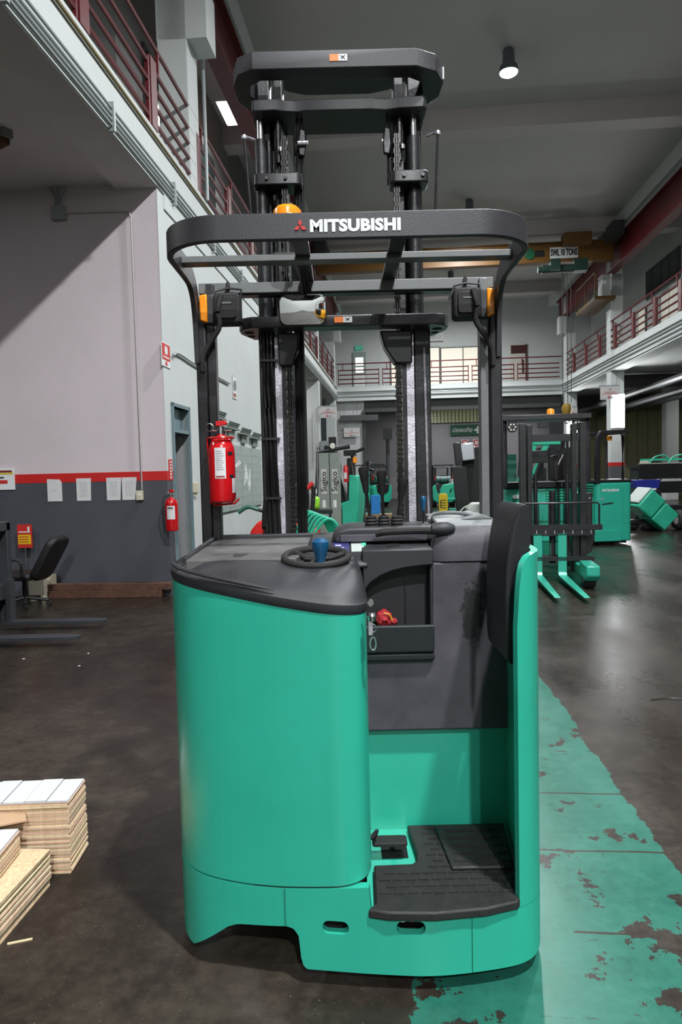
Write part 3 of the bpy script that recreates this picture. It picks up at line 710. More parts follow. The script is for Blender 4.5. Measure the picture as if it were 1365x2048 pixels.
def lerpf(tab):
    def f(x, i=0):
        if x <= tab[0][0]: return tab[0][1]
        for (a, p), (b_, q) in zip(tab, tab[1:]):
            if x <= b_: return p + (q-p)*(x-a)/(b_-a)
        return tab[-1][1]
    return f
zb_skirt = lerpf([(-.552, .052), (-.525, .050), (-.395, .158), (-.365, .172), (-.34, .176), (-.20, .188), (-.178, .182), (-.163, .160), (-.155, .072), (-.14, .054), (1, .05)])
def zbs(x, i):
    y = OF[i][1]
    if y > 2.45 and x < 0: return .30 - .0 if y > 2.5 else .2
    return zb_skirt(x)
zseam = lerpf([(-.6, .316), (-.45, .312), (-.32, .310), (-.22, .313), (-.10, .320), (0, .328), (.08, .335)])
zt_skirt = lambda x, i=0: zseam(x)-.004 if x < .064 else .236
sk = tp('rear_skirt', shell(OF, zbs, zt_skirt, .03), teal)
# oval access slots cut through the skirt
def slot(x0, x1, z0, z1):
    bm = nb(); prism(bm, rrect(x0, x1, z0, z1, (z1-z0)*.49, 6), 'y', 1.9, 2.2); return bm
cut(sk, slot(-.087, -.005, .174, .216))
cut(sk, slot(.142, .231, .184, .227))
cav = tp('inner_chassis', bxo(-.5, .6, 2.45, 2.9, .16, .22), blk)
cv = tp('slot_backing', bxo(-.12, .3, 2.10, 2.12, .12, .225), blk)
for xx, m_, sc_ in ((.165, white, 1), (.195, redflat, 1)): tp('plug', lat([(0, 0), (.012, 0), (.012, .03), (0, .03)], (xx, 2.10, .205), 12, Matrix.Rotation(PI/2, 4, 'X')), m_)
tp('skirt_seam', bxo(.375, .377, 2.030, 2.036, .055, .23), mat('teal_shadow_gap', (.012, .2, .125), .5))
tp('skirt_seam', bxo(-.205, -.201, 2.0695, 2.08, .19, .31), mat('teal_shadow_gap', (.012, .2, .125), .5))
# tall rounded rear cover
CO = [(x, y) for x, y in OF if x < -.045]
CO = CO + [(x_, y_) for x_, y_ in ((-.03, 2.0485), (-.015, 2.0495), (.0, 2.0520), (.015, 2.0565), (.030, 2.0635), (.043, 2.0735), (.054, 2.0865), (.063, 2.103), (.069, 2.122), (.073, 2.145), (.074, 2.17), (.074, 2.30), (.074, 2.55))]
zt_cov = lerpf([(-.60, 1.273), (-.56, 1.267), (-.37, 1.2335), (-.20, 1.2024), (-.07, 1.183), (.08, 1.170)])
cov = tp('rear_cover', shell(CO, lambda x, i: zseam(x)+.003, zt_cov, .02), teal)
tp('cover_gap', shell([(x + (.006 if x < -.3 else -.004), y+.006) for x, y in CO], lambda x, i: zseam(x)-.01, lambda x, i: zseam(x)+.01, .02), blk)
# right hand side wall
RWp = [(.535, 2.075), (.56, 2.0755), (.60, 2.10), (.635, 2.13), (.655, 2.185), (.665, 2.24), (.67, 2.34), (.67, 2.80), (.63, 2.80), (.60, 2.55), (.56, 2.2), (.538, 2.09)]
RW = [p for p in OF if p[0] > .531]
rw = tp('side_wall', shell(RW, lambda x, i: .234, lerpf([(.531, 1.10), (.536, 1.20), (.545, 1.28), (.556, 1.318), (.575, 1.338), (.60, 1.345), (.7, 1.346)]), .022), teal)
tp('side_wall_liner', pro([(.542, 2.082), (.552, 2.09), (.60, 2.30), (.638, 2.55), (.638, 2.75), (.625, 2.75), (.615, 2.56), (.567, 2.2)], 'z', .237, .97), teal)
# drive wheel behind the skirt
tp('drive_wheel', lat([(0, -.055), (.13, -.055), (.15, -.04), (.15, .04), (.13, .055), (0, .055)], (-.27, 2.42, .15), 28, Matrix.Rotation(PI/2, 4, 'Y')), mat('dirty_tyre', (.13, .10, .075), .7, var=.3, vscale=14))
tp('drive_unit', bxo(-.36, -.17, 2.56, 2.8, .14, .42), blk, bev=.02)
tp('caster_wheel', lat([(0, -.05), (.085, -.05), (.09, .0), (.085, .05), (0, .05)], (.42, 2.42, .09), 24, Matrix.Rotation(PI/2, 4, 'Y')), rub)
tp('side_panel', bxo(-.583, -.56, 2.72, 3.5, .2, 1.25), teal)
tp('side_panel', bxo(.635, .66, 2.72, 3.5, .2, 1.25), teal)
# operator compartment: floor, mat, pedal, rear panels
tp('floor_pan', pro([(.06, 2.068), (.53, 2.088), (.555, 2.2), (.60, 2.45), (.61, 2.57), (.06, 2.57)], 'z', .20, .235), teal)
mp_ = [(.055, 2.028), (.12, 2.012), (.26, 2.005), (.42, 2.022), (.525, 2.052), (.545, 2.09), (.592, 2.53), (.225, 2.53), (.240, 2.33), (.232, 2.285), (.215, 2.272), (.085, 2.268), (.080, 2.06)]
mt = tp('rubber_mat', pro(mp_, 'z', .236, .265), mat('mat_rubber', (.017, .016, .016), .62, bump=.5, bscale=120, var=.25, vscale=20), bev=.006)
ribs = nb()
for r_ in range(12):
    y_ = 2.10 + r_*.036
    for c_ in range(11):
        x_ = .10 + c_*.043 + (.02 if r_ % 2 else 0)
        if (x_ < .265 and y_ > 2.235) or x_ > .53 or (x_ > .33 and 2.21 < y_ < 2.50 and x_ > .33): continue
        box(ribs, x_, x_+.033, y_, y_+.008, .265, .2695)
rb = tp('tread_rib', ribs, rub, parent=mt); rb['kind'] = 'stuff'; rb.location = (0, 0, 0)
pp = nb(); prism(pp, [(.345, 2.22), (.55, 2.22), (.585, 2.50), (.325, 2.50)], 'z', .265, .279)
pd = obj('presence_pedal', pp, mat('mat_rubber', (.017, .016, .016), .62), mt, bev=.006)
rr = nb()
for k_ in range(5): box(rr, .36, .55, 2.25+k_*.05, 2.258+k_*.05, .279, .283)
rbs = obj('tread_line', rr, rub, pd) if 0 else obj('tread_line', rr, rub, mt); rbs['kind'] = 'stuff'
tp('pedal_well', bxo(.118, .212, 2.355, 2.48, .2355, .239), mat('well_black', (.003, .003, .003), .9), bev=.001)
tp('brake_pedal', pro(rrect(.084, .208, 2.328, 2.385, .012), 'z', .292, .306), rub, bev=.003)
tp('pedal_arm', tub([(.16, 2.37, .29), (.165, 2.43, .236)], .009, 8), steel_d)
tp('pedal_linkage', tub(curve([(.078, 2.30, .34), (.10, 2.33, .35), (.09, 2.36, .31)], 4), .008, 6), blk)
tp('kick_panel', bxo(.07, .64, 2.555, 2.58, .2, .64), teal)
tex = mat('textured_black_panel', (.062, .056, .068), .50, bump=.9, bscale=330, var=.30, vscale=5)
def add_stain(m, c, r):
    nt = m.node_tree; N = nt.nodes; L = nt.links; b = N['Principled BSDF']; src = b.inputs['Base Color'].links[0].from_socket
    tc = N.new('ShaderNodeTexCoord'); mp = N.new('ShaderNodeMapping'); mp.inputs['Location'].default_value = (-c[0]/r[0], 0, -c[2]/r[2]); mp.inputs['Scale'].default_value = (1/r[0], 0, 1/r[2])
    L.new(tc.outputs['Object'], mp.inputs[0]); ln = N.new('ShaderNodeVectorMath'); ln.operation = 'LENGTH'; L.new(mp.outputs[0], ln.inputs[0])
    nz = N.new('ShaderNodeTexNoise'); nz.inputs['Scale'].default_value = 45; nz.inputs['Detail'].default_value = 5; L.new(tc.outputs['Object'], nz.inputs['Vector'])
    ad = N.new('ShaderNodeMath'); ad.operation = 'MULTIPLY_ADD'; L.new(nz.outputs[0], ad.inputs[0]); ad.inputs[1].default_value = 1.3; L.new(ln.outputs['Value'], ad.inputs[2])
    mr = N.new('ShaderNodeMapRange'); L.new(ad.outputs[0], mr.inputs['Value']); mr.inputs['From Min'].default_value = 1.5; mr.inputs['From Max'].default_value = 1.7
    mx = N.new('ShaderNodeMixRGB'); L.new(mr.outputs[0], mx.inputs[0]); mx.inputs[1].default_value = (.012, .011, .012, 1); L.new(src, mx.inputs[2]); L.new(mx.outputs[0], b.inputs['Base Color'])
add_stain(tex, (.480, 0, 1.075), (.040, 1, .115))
tp('centre_panel', pro([(.07, .635), (.635, .635), (.635, 1.268), (.333, 1.268), (.333, .93), (.07, .93)], 'y', 2.515, 2.6), tex, bev=.008)
# upper hood: rounded shell over the panel
def hood():
    bm = nb()
    prof = [(2.510, 1.272), (2.510, 1.33), (2.516, 1.362), (2.533, 1.383), (2.565, 1.397), (2.62, 1.404), (2.75, 1.409), (2.98, 1.413), (2.98, 1.272)]
    V = []
    xs = [.332, .336, .350, .372, .40, .46, .54, .60, .635, .645]
    for x in xs:
        k = 0 if x > .4 else (.40-x)/.068
        kk = 0 if x < .6 else (x-.6)/.045
        V.append([bm.verts.new((x + (.035*k*max(0, (z-1.3)/.14)), y + .02*k*k, z - (.022*k*k + .05*kk)*max(0, (z-1.28)/.15))) for y, z in prof])
    n = len(prof)
    for A, B in zip(V, V[1:]):
        for j in range(n): bm.faces.new((A[j], A[(j+1) % n], B[(j+1) % n], B[j]))
    bm.faces.new(V[0]); bm.faces.new(V[-1][::-1]); bmesh.ops.recalc_face_normals(bm, faces=bm.faces)
    return bm
tp('hood_face', hood(), tex, ang=50)
tp('hood_top', pro([(2.57, 1.399), (2.62, 1.411), (2.70, 1.418), (2.97, 1.424), (2.97, 1.38), (2.57, 1.38)], 'x', .365, .60), plas_l, bev=.006)
tp('hood_ridge', pro([(.47, 1.416), (.55, 1.434), (.60, 1.416)], 'y', 2.66, 2.97), plas_l, bev=.003)
tp('hood_handle', tub(curve([(.345, 2.70, 1.412), (.37, 2.76, 1.430), (.43, 2.79, 1.436), (.50, 2.76, 1.432), (.54, 2.70, 1.418)], 5), .008, 8), plas_l)
# left side storage recess with pocket
tp('recess_back', bxo(.07, .34, 2.585, 2.60, .92, 1.30), mat('recess_plastic', (.030, .029, .032), .6, var=.25, vscale=8))
tp('recess_rib', bxo(.235, .239, 2.578, 2.585, 1.03, 1.27), blk)
tp('recess_side', bxo(.322, .332, 2.50, 2.59, .93, 1.29), plas, bev=.003)
arc = [(.075, 1.165), (.085, 1.185), (.105, 1.207), (.14, 1.230), (.18, 1.246), (.23, 1.257), (.28, 1.262), (.333, 1.266), (.333, 1.325), (.075, 1.325)]
tp('recess_arch', pro(arc, 'y', 2.47, 2.59), plas, bev=.005)
pk = nb(); prism(pk, [(2.50, .935), (2.475, .945), (2.458, 1.045), (2.475, 1.048), (2.50, .975), (2.52, .965), (2.52, .935)], 'x', .07, .333)
tp('storage_pocket', pk, plas, bev=.004)
tp('pocket_trim', bxo(.07, .337, 2.492, 2.515, .905, .938), plas, bev=.01)
# ---- steering side dash cover: rings lofted from the top edge of the teal cover
RG = [(x, y) for x, y in resample(OUT, .02) if x < -.05 and y < 2.7][::1] + [(-.03, 2.0485), (-.015, 2.0495), (.0, 2.0520), (.015, 2.0565), (.030, 2.0635), (.043, 2.0735), (.054, 2.0865), (.063, 2.103), (.069, 2.122), (.073, 2.145), (.075, 2.2), (.076, 2.45), (.076, 2.70), (-.12, 2.93), (-.36, 2.93), (-.545, 2.93), (-.575, 2.80)]
ctr = (-.26, 2.55)
def ztop(x, y):
    t = min(max((y-2.04)/.45, 0), 1)
    base = 1.250 + .067*(1-(1-t)**2) + max(0, y-2.5)*.03
    return base - .022*math.exp(-((x+.09)**2+(y-2.36)**2)/.020) - max(0, x+.05)*.06 - max(0, -.46-x)*.40
def dash():
    bm = nb(); R_ = []
    spec = [(1.002, 'b', 0.0), (1.012, 'b', .012), (1.010, 'b', .030), (1.0, 'b', .034), (.985, 'm', .35), (.955, 'm', .70), (.91, 'm', .90), (.85, 't', 0), (.7, 't', .003), (.4, 't', .004)]
    for s, k, a in spec:
        ring = []
        for x, y in RG:
            X, Y = ctr[0]+(x-ctr[0])*s, ctr[1]+(y-ctr[1])*s
            b_ = zt_cov(x); tz = ztop(X, Y)
            if k == 'b': z = b_ + a - .001
            elif k == 'm': z = (b_+.034)*(1-a) + tz*a
            else: z = tz + a
            ring.append(bm.verts.new((X, Y, z)))
        R_.append(ring)
    n = len(RG)
    for A, B in zip(R_, R_[1:]):
        for j in range(n): bm.faces.new((A[j], A[(j+1) % n], B[(j+1) % n], B[j]))
    bm.faces.new(R_[0][::-1])
    c = bm.verts.new((ctr[0], ctr[1], ztop(*ctr)+.004))
    for j in range(n): bm.faces.new((R_[-1][j], R_[-1][(j+1) % n], c))
    bmesh.ops.recalc_face_normals(bm, faces=bm.faces)
    return bm
ds = tp('dash_cover', dash(), plas, ang=40)
lip = []
for x, y in RG:
    if x < -.18 and y < 2.28: lip.append((ctr[0]+(x-ctr[0])*1.0, ctr[1]+(y-ctr[1])*1.006, zt_cov(x)+.050 - .0*x))
tp('trim_ridge', tub(lip, .007, 6, scales=[1]*(len(lip)-3)+[.8, .5, .2]), plas)
# grey battery lid and its front rail
def lid_bm():
    bm = pro([(-.545, 2.36), (-.16, 2.36), (-.12, 2.60), (-.11, 2.93), (-.545, 2.93)], 'z', 1.24, 1.335)
    for v in bm.verts:
        if v.co.z > 1.3: v.co.z = 1.3165 + (v.co.y-2.36)/.57*.0195
    return bm
tp('battery_lid', lid_bm(), mat('scuffed_lid', (.085, .083, .081), .6, bump=.3, var=.3, vscale=9), bev=.005)
tp('front_rail', bxo(-.56, .33, 2.93, 2.97, 1.30, 1.352), plas, bev=.006)
tp('side_rail', tub([(-.552, 2.37, 1.312), (-.548, 2.62, 1.330), (-.540, 2.93, 1.345)], .010, 8), plas)
# centre console and instruments
tp('console_base', pro([(2.48, 1.262), (2.48, 1.278), (2.56, 1.296), (2.93, 1.325), (2.93, 1.27), (2.6, 1.262)], 'x', .07, .333), plas, bev=.006)
cs = pro([(2.46, 1.26), (2.47, 1.283), (2.66, 1.345), (2.70, 1.349), (2.9, 1.35), (2.9, 1.26)], 'x', -.13, .098)
tp('instrument_console', cs, plas, bev=.012)
def on_slope(x, y): return 1.283 + (y-2.47)/.19*.062
def slab(name, x0, x1, y0, y1, m, h=.003, par=TR):
    bm = nb(); b_ = [(x0, y0, on_slope(0, y0)+.001), (x1, y0, on_slope(0, y0)+.001), (x1, y1, on_slope(0, y1)+.001), (x0, y1, on_slope(0, y1)+.001)]
    A = [bm.verts.new(p) for p in b_]; B = [bm.verts.new((p[0], p[1]-h*.3, p[2]+h)) for p in b_]
    bm.faces.new(A[::-1]); bm.faces.new(B)
    for i in range(4): bm.faces.new((A[i], A[(i+1) % 4], B[(i+1) % 4], B[i]))
    return tp(name, bm, m, par)
disp = slab('display', -.035, .028, 2.54, 2.63, mat('screen', (.02, .02, .05), .2, emit=(.12, .13, .5), estr=.35))
for k_ in range(3): slab('display_text', -.025, .018-.01*k_, 2.555+k_*.022, 2.564+k_*.022, mat('screen_text', (.3, .3, .7), .4, emit=(.5, .5, 1), estr=.6), .0045)
slab('sticker', .036, .085, 2.55, 2.625, mat('foil_sticker', (.45, .50, .47), .4))
slab('qc_sticker', .075, .093, 2.60, 2.63, mat('sticker_green', (.10, .6, .40), .4), .005)
tp('upper_dash', pro([(2.55, 1.28), (2.56, 1.318), (2.66, 1.338), (2.9, 1.345), (2.9, 1.28)], 'x', .075, .335), plas, bev=.008)
tp('dash_opening', pro([(.17, 1.338), (.20, 1.305), (.225, 1.305), (.215, 1.338)], 'y', 2.548, 2.556), blk)
# lever console
tp('lever_console', pro([(-.03, 1.335), (-.035, 1.362), (-.015, 1.388), (.03, 1.398), (.37, 1.396), (.37, 1.335)], 'y', 2.62, 2.90), plas, bev=.012)
tp('console_trim', bxo(-.005, .33, 2.612, 2.62, 1.342, 1.37), plas_l if 0 else tex, bev=.003)
tp('arm_rest', tub(curve([(.13, 2.56, 1.376), (.17, 2.55, 1.384), (.27, 2.55, 1.386), (.345, 2.53, 1.386), (.40, 2.52, 1.392)], 5), .014, 10, scales=None), rub)
tp('arm_rest_grip', lat([(0, -.045), (.018, -.04), (.026, -.01), (.026, .02), (.014, .045), (0, .05)], (.375, 2.53, 1.392), 16, Matrix.Rotation(PI/2, 4, 'Y')), plas)
def lever(b, k0, top, nm, m, rr=.0065, kr=.0175):
    b, k0, top = Vector(b), Vector(k0), Vector(top)
    l = tp(nm, tub([b, k0], rr, 10), blk)
    d = (top-k0); L = d.length; q = Vector((0, 0, 1)).rotation_difference(d).to_matrix().to_4x4()
    obj('knob', lat([(0, 0), (kr*.62, 0), (kr*.75, L*.25), (kr, L*.6), (kr*1.15, L*.85), (kr*.9, L*.97), (0, L)], k0, 16, q), m, l)
    return l
D = 2.665
for b, k0, top in (((743, 1050), (733, 985), (726, 932)), ((768, 1050), (765, 990), (763, 940)), ((794, 1050), (802, 998), (808, 955))):
    l = lever(at(*b, D), at(*k0, D-.02), at(*top, D-.03), 'control_lever', rub)
    bt = at(*b, D); bt.z = 1.392
    obj('boot', lat([(0, 0), (.028, 0), (.028, .006), (.022, .010), (.027, .016), (.021, .022), (.025, .028), (.019, .034), (.021, .040), (.012, .048), (0, .050)], bt, 16), rub, l)
lever(at(847, 1052, 2.78), at(847, 1022, 2.78), at(847, 992, 2.78), 'parking_lever', blueplas, .003, .0115)
# steering wheel with blue knob
sc = Vector((-.090, 2.38, 1.316)); TI = Matrix.Rotation(math.radians(9), 4, 'X')
sw = tp('steering_wheel', tub([sc + (TI @ Vector((.112*math.cos(a*PI/20), .112*math.sin(a*PI/20), 0))) for a in range(40)], .0125, 10, up=(0, 0, 1), closed=True), rub)
obj('hub', lat([(0, -.055), (.045, -.055), (.05, -.035), (.035, -.02), (.045, -.005), (.03, .004), (0, .004)], sc, 20), rub, sw)
for a_ in (20, 140, 260):
    a_ = math.radians(a_); obj('spoke', tub([sc + Vector((.03*math.cos(a_), .03*math.sin(a_), -.012)), sc + (TI @ Vector((.105*math.cos(a_), .105*math.sin(a_), 0)))], .010, 8), rub, sw)
kb = sc + TI @ Vector((.018, -.10, 0))
kn = obj('spinner_knob', lat([(0, .0), (.014, 0), (.016, .014), (.022, .040), (.030, .064), (.029, .078), (.016, .090), (0, .092)], kb, 20), blueplas, sw)
tp('column_ring', lat([(.0, 0), (.075, 0), (.07, .012), (.045, .016), (0, .016)], sc - Vector((0, .0, .062)), 28), rub)
# back pad
pts = [(x_*.9, 1.6+(z_-1.6)*.9) for x_, z_ in [(.64, 1.484), (.619, 1.467), (.598, 1.411), (.582, 1.323), (.573, 1.234), (.570, 1.091), (.573, .956), (.587, .920), (.600, .925), (.606, 1.0), (.610, 1.10), (.622, 1.232), (.636, 1.303), (.660, 1.340), (.664, 1.409), (.660, 1.471)]]
pts = [(p.x, p.z) for p in curve([(x, 0, z) for x, z in pts + [pts[0]]], 3)[:-1]]
padm = mat('pad_vinyl', (.010, .010, .012), .42, bump=.35, bscale=300)
pad_o = tp('back_pad', pro(pts, 'y', 2.14, 2.42), padm, bev=.012, seg=3)
pipp = [(x*1.0, 2.2575, z) for x, z in pts]
cxp = sum(p[0] for p in pts)/len(pts)
tp('pad_piping', tub([(p[0]+(.010 if p[0] < cxp else -.008), 2.1415, p[2]) for p in pipp if 1.02 < p[2] < 1.47 and p[0] < .585], .0025, 6, up=(0, 1, 0)), plas)

# ---------------------------------------------------------------- overhead guard
ZG0, ZG1 = 2.372, 2.458
gp = []
for x, y in rrect(-.585, .672, 2.285, 3.9, .20, 10):
    if y < 2.78: gp.append((x, y))
gp.sort(key=lambda p: 0)
# order: left side, left corner, right corner, right side
lft = [p for p in rrect(-.585, .672, 2.285, 3.9, .20, 10)]
arcL = [p for p in lft if p[1] < 2.5 and p[0] < 0]; arcR = [p for p in lft if p[1] < 2.5 and p[0] > 0]
gpath = [(-.585, 2.70)] + arcL + arcR + [(.672, 2.70)]
gs = nb(); sweep(gs, [(x, y, (ZG0+ZG1)/2) for x, y in gpath], rect(.022, ZG1-ZG0))
tp('guard_band', gs, guard_m, bev=.004)
for s_, x_ in (('l', -.585), ('r', .672)):
    side = curve([(x_, 2.69, 2.415), (x_, 2.78, 2.405), (x_, 2.85, 2.36), (x_, 2.888, 2.28), (x_, 2.905, 2.18), (x_, 2.915, 2.08)], 5)
    g = nb(); sweep(g, side, rect(.020, .086), up=(0, -1, .01), scales=None)
    # taper towards the lower end
    tp('guard_gusset', g, guard_m, bev=.003)
pl_ = tp('guard_post', bxo(-.592, -.548, 2.885, 2.945, 1.30, 2.30), blk, bev=.006)
tp('guard_post', bxo(-.548, -.512, 2.900, 2.955, 1.30, 2.41), blk, bev=.004)
pr_ = tp('guard_post', bxo(.636, .690, 2.885, 2.945, 1.20, 2.30), blk, bev=.01)
tp('guard_post_face', bxo(.600, .636, 2.900, 2.955, 1.20, 2.41), grey_bar, bev=.004)
tp('guard_bar', bxo(-.58, .665, 2.60, 2.66, 2.405, 2.430), grey_bar, bev=.003)
tp('guard_bar', bxo(-.58, .665, 2.925, 2.94, 2.375, 2.420), grey_bar, bev=.003)
tp('guard_bar', bxo(-.58, .665, 2.94, 2.99, 2.370, 2.380), blk)
for x_ in (-.148, .195):
    tp('guard_strap', bxo(x_, x_+.055, 2.29, 2.95, 2.418, 2.432), blk, bev=.002)
for x_ in (-.585, .585):
    pass
# lettering on the band
text('lettering', 'MITSUBISHI', .0515, (.068, 2.2725, 2.411), RX, white, TR, sx=1.10, off=.0027, spacing=1.05, world=True)
def lozenge(cx_, cz_, ang):
    a = math.radians(ang); L_, w_ = .0225, .0125
    d = Vector((math.cos(a), math.sin(a))); n_ = Vector((-d.y, d.x)); c = Vector((cx_, cz_))
    return [tuple(c), tuple(c + d*L_*.5*1.0 + n_*w_*.52), tuple(c + d*L_), tuple(c + d*L_*.5 - n_*w_*.52)]
lg_ = nb()
for a_ in (90, 210, 330): prism(lg_, lozenge(-.112, 2.412, a_), 'y', 2.2705, 2.2730)
tp('emblem', lg_, red_t)
# stickers
def danger(name, x, y, z, w_=.075, h_=.024):
    tp(name, bxo(x, x+w_*.5, y-.001, y, z, z+h_), mat('sticker_orange', (.8, .2, .03), .5)); tp(name, bxo(x+w_*.5, x+w_, y-.001, y, z, z+h_), paper)
    bm = nb(); prism(bm, [(x+w_*.6, z+h_*.2), (x+w_*.7, z+h_*.55), (x+w_*.58, z+h_*.8), (x+w_*.75, z+h_*.65), (x+w_*.9, z+h_*.85), (x+w_*.8, z+h_*.5), (x+w_*.88, z+h_*.2), (x+w_*.75, z+h_*.42)], 'y', y-.0016, y-.001)
    tp('sticker_print', bm, black_t)
# ---------------------------------------------------------------- mast
YM = 3.05
for s_, (xa, xb) in (('l', (-.345, -.276)), ('r', (.336, .409))):
    tp('mast_channel', bxo(xa, xb, 3.03, 3.20, .12, 2.28), blk_mast, bev=.006)
tp('mast_rail', bxo(-.276, -.247, 3.035, 3.05, .9, 2.21), steel_d); tp('mast_rail', bxo(.301, .336, 3.035, 3.05, .9, 2.21), steel_d)
tp('mast_rail_edge', bxo(-.247, -.228, 3.03, 3.2, .2, 2.22), blk); tp('mast_rail_edge', bxo(.284, .303, 3.03, 3.2, .2, 2.22), blk)
tp('mast_rail_edge', bxo(-.228, -.222, 3.10, 3.11, .9, 2.22), grey_bar)
tp('mast_highlight_tube', tub([(.392, 3.028, 1.2), (.380, 3.028, 2.15)], .006, 8), steel_d)  # bright tube modelled as the highlight down the glossy channel
# upper telescopic stage
for xa, xb in ((-.340, -.262), (.322, .403)):
    xm = (xa+xb)/2
    tp('inner_mast_tube', tub([(xm-.012, 3.06, 2.25), (xm-.012, 3.06, 3.06)], .030, 14), blk_mast)
    tp('inner_mast_channel', bxo(xa+.012, xb-.012, 3.10, 3.20, 2.25, 3.43), blk_mast, bev=.005)
    tp('lift_rod', tub([(xm-.012, 3.055, 3.0), (xm-.012, 3.055, 3.17)], .016, 12), steel)
for xa, xb in ((-.255, -.215), (.270, .312)):
    tp('inner_mast_channel', bxo(xa, xb, 3.07, 3.17, 2.25, 3.41), blk_mast, bev=.005)
    tp('lift_rod', tub([((xa+xb)/2, 3.05, 2.96), ((xa+xb)/2, 3.05, 3.16)], .013, 10), blk_mast)
    tp('rod_collar', lat([(0, 0), (.012, 0), (.012, .018), (0, .018)], ((xa+xb)/2+.01, 3.03, 3.0), 12), steel)
for xa, xb in ((-.335, -.205), (.275, .400)): tp('mast_back_plate', bxo(xa, xb, 3.19, 3.20, 2.25, 3.15), blk_mast)
for x_ in (-.235, -.165, -.150, -.137): tp('hydraulic_hose', tub([(x_+.02, 3.06, 2.25), (x_, 3.06, 2.8), (x_, 3.06, 3.12)], .0075, 8), hose_m)
for xa, xb in ((-.345, -.135), (.242, .408)):
    tp('mast_clamp', pro(rrect(xa, xb, 2.985, 3.10, .025), 'z', 2.845, 2.895), blk, bev=.005)
    for dx in (.02, .10): tp('clamp_bolt', lat([(0, 0), (.008, 0), (.008, .01), (0, .01)], (xa+dx+.04, 2.985, 2.87), 6, Matrix.Rotation(PI/2, 4, 'X')), blk)
for xc, s_ in ((-.130, 1), (.237, -1)):
    tp('chain_sheave', lat([(0, -.015), (.045, -.015), (.038, 0), (.045, .015), (0, .015)], (xc-.02*s_, 3.08, 3.03), 20, Matrix.Rotation(PI/2, 4, 'Y')), blk)
    tp('sheave_bracket', pro([(xc-.018, 2.985), (xc+.010, 2.98), (xc+.018, 3.03), (xc+.014, 3.09), (xc-.012, 3.10), (xc-.020, 3.04)], 'y', 3.03, 3.05), blk_mast, bev=.006)
    tp('lift_hose', tub([(xc-.022*s_, 3.055, 2.86), (xc-.022*s_, 3.055, 3.15)], .007, 8), hose_m); tp('lift_hose', tub([(xc-.004*s_, 3.055, 2.86), (xc-.004*s_, 3.055, 3.15)], .006, 8), hose_m)
    tp('sheave_pin', tub([(xc-.02, 3.02, 3.03), (xc+.025*s_, 3.02, 3.03)], .009, 8), steel_d)
# cross members
def ring(name, outer, inner, z0, z1, m, bev=.004):
    bm = pro(outer, 'z', z0, z1); o = tp(name, bm, m)
    if inner: cut(o, pro(inner, 'z', z0-.1, z1+.1))
    if bev:
        md = o.modifiers.new('bevel', 'BEVEL'); md.width = bev; md.segments = 2; md.limit_method = 'ANGLE'
    return o
topo = [(-.325, 2.90), (.352, 2.90), (.44, 2.945), (.482, 3.03), (.48, 3.14), (.42, 3.22), (.36, 3.22), (.36, 3.17), (.40, 3.10), (.385, 3.02), (.33, 2.985), (-.30, 2.985), (-.345, 3.02), (-.36, 3.10), (-.31, 3.17), (-.31, 3.22), (-.38, 3.22), (-.42, 3.14), (-.422, 3.03), (-.39, 2.94)]
topi = [(-.30, 2.985), (.33, 2.985), (.385, 3.02), (.40, 3.08), (.36, 3.115), (.24, 3.115), (.18, 3.145), (-.11, 3.145), (-.17, 3.115), (-.28, 3.115), (-.335, 3.08), (-.345, 3.02)]
tp('top_back_plate', pro([(-.27, 3.19), (.34, 3.19), (.34, 3.24), (.27, 3.30), (.18, 3.33), (-.12, 3.33), (-.20, 3.30), (-.27, 3.24)], 'z', 3.395, 3.44), guard_m, bev=.004)
ring('top_crossmember', topo, None, 3.272, 3.345, guard_m)

tp('top_end_sensor', bxo(.478, .484, 3.02, 3.04, 3.285, 3.335), paper)
sec = [(-.335, 2.985), (-.24, 2.980), (-.215, 2.990), (-.15, 3.000), (-.11, 2.990), (.17, 2.990), (.23, 3.000), (.285, 2.985), (.39, 2.980), (.405, 2.995), (.405, 3.20), (-.345, 3.20), (-.345, 3.0)]
ring('upper_crossmember', sec, None, 3.150, 3.198, guard_m)
mid = [(-.36, 2.905), (.41, 2.905), (.455, 2.93), (.480, 2.98), (.480, 3.04), (.44, 3.16), (.30, 3.18), (.27, 3.00), (-.20, 3.00), (-.24, 3.18), (-.38, 3.16), (-.42, 3.04), (-.42, 2.98), (-.40, 2.93)]
mo = ring('mid_crossmember', mid, None, 2.225, 2.272, blk)
for hx in (-.345, .435):
    for hy, rr_ in ((3.0, .022), (3.08, .016)): tp('plate_hole', lat([(0, 0), (rr_, 0), (rr_, .002), (0, .002)], (hx-.035 if hx < 0 else hx, hy, 2.2235), 18), mat('hole_black', (.004, .004, .004), .9))
for xa, s_ in ((-.215, 1), (.235, -1)):
    tp('chain_guard', pro([(xa-.045, 2.22), (xa+.05, 2.22), (xa+(.045 if s_ > 0 else -.0), 2.15), (xa+(.02 if s_ > 0 else .0), 2.08), (xa-.04 if s_ > 0 else xa+.05, 2.08)] if s_ > 0 else [(xa-.05, 2.22), (xa+.09, 2.22), (xa+.09, 2.08), (xa+.015, 2.08), (xa-.03, 2.15)], 'y', 2.99, 3.08), blk, bev=.006)
danger('warning_sticker', -.01, 2.8985, 2.283-.045, .075, .024)
danger('warning_sticker', -.005, 2.8985, 3.298, .073, .027)
tp('fork_carriage', bxo(-.40, .47, 3.22, 3.30, .15, .75), blk)
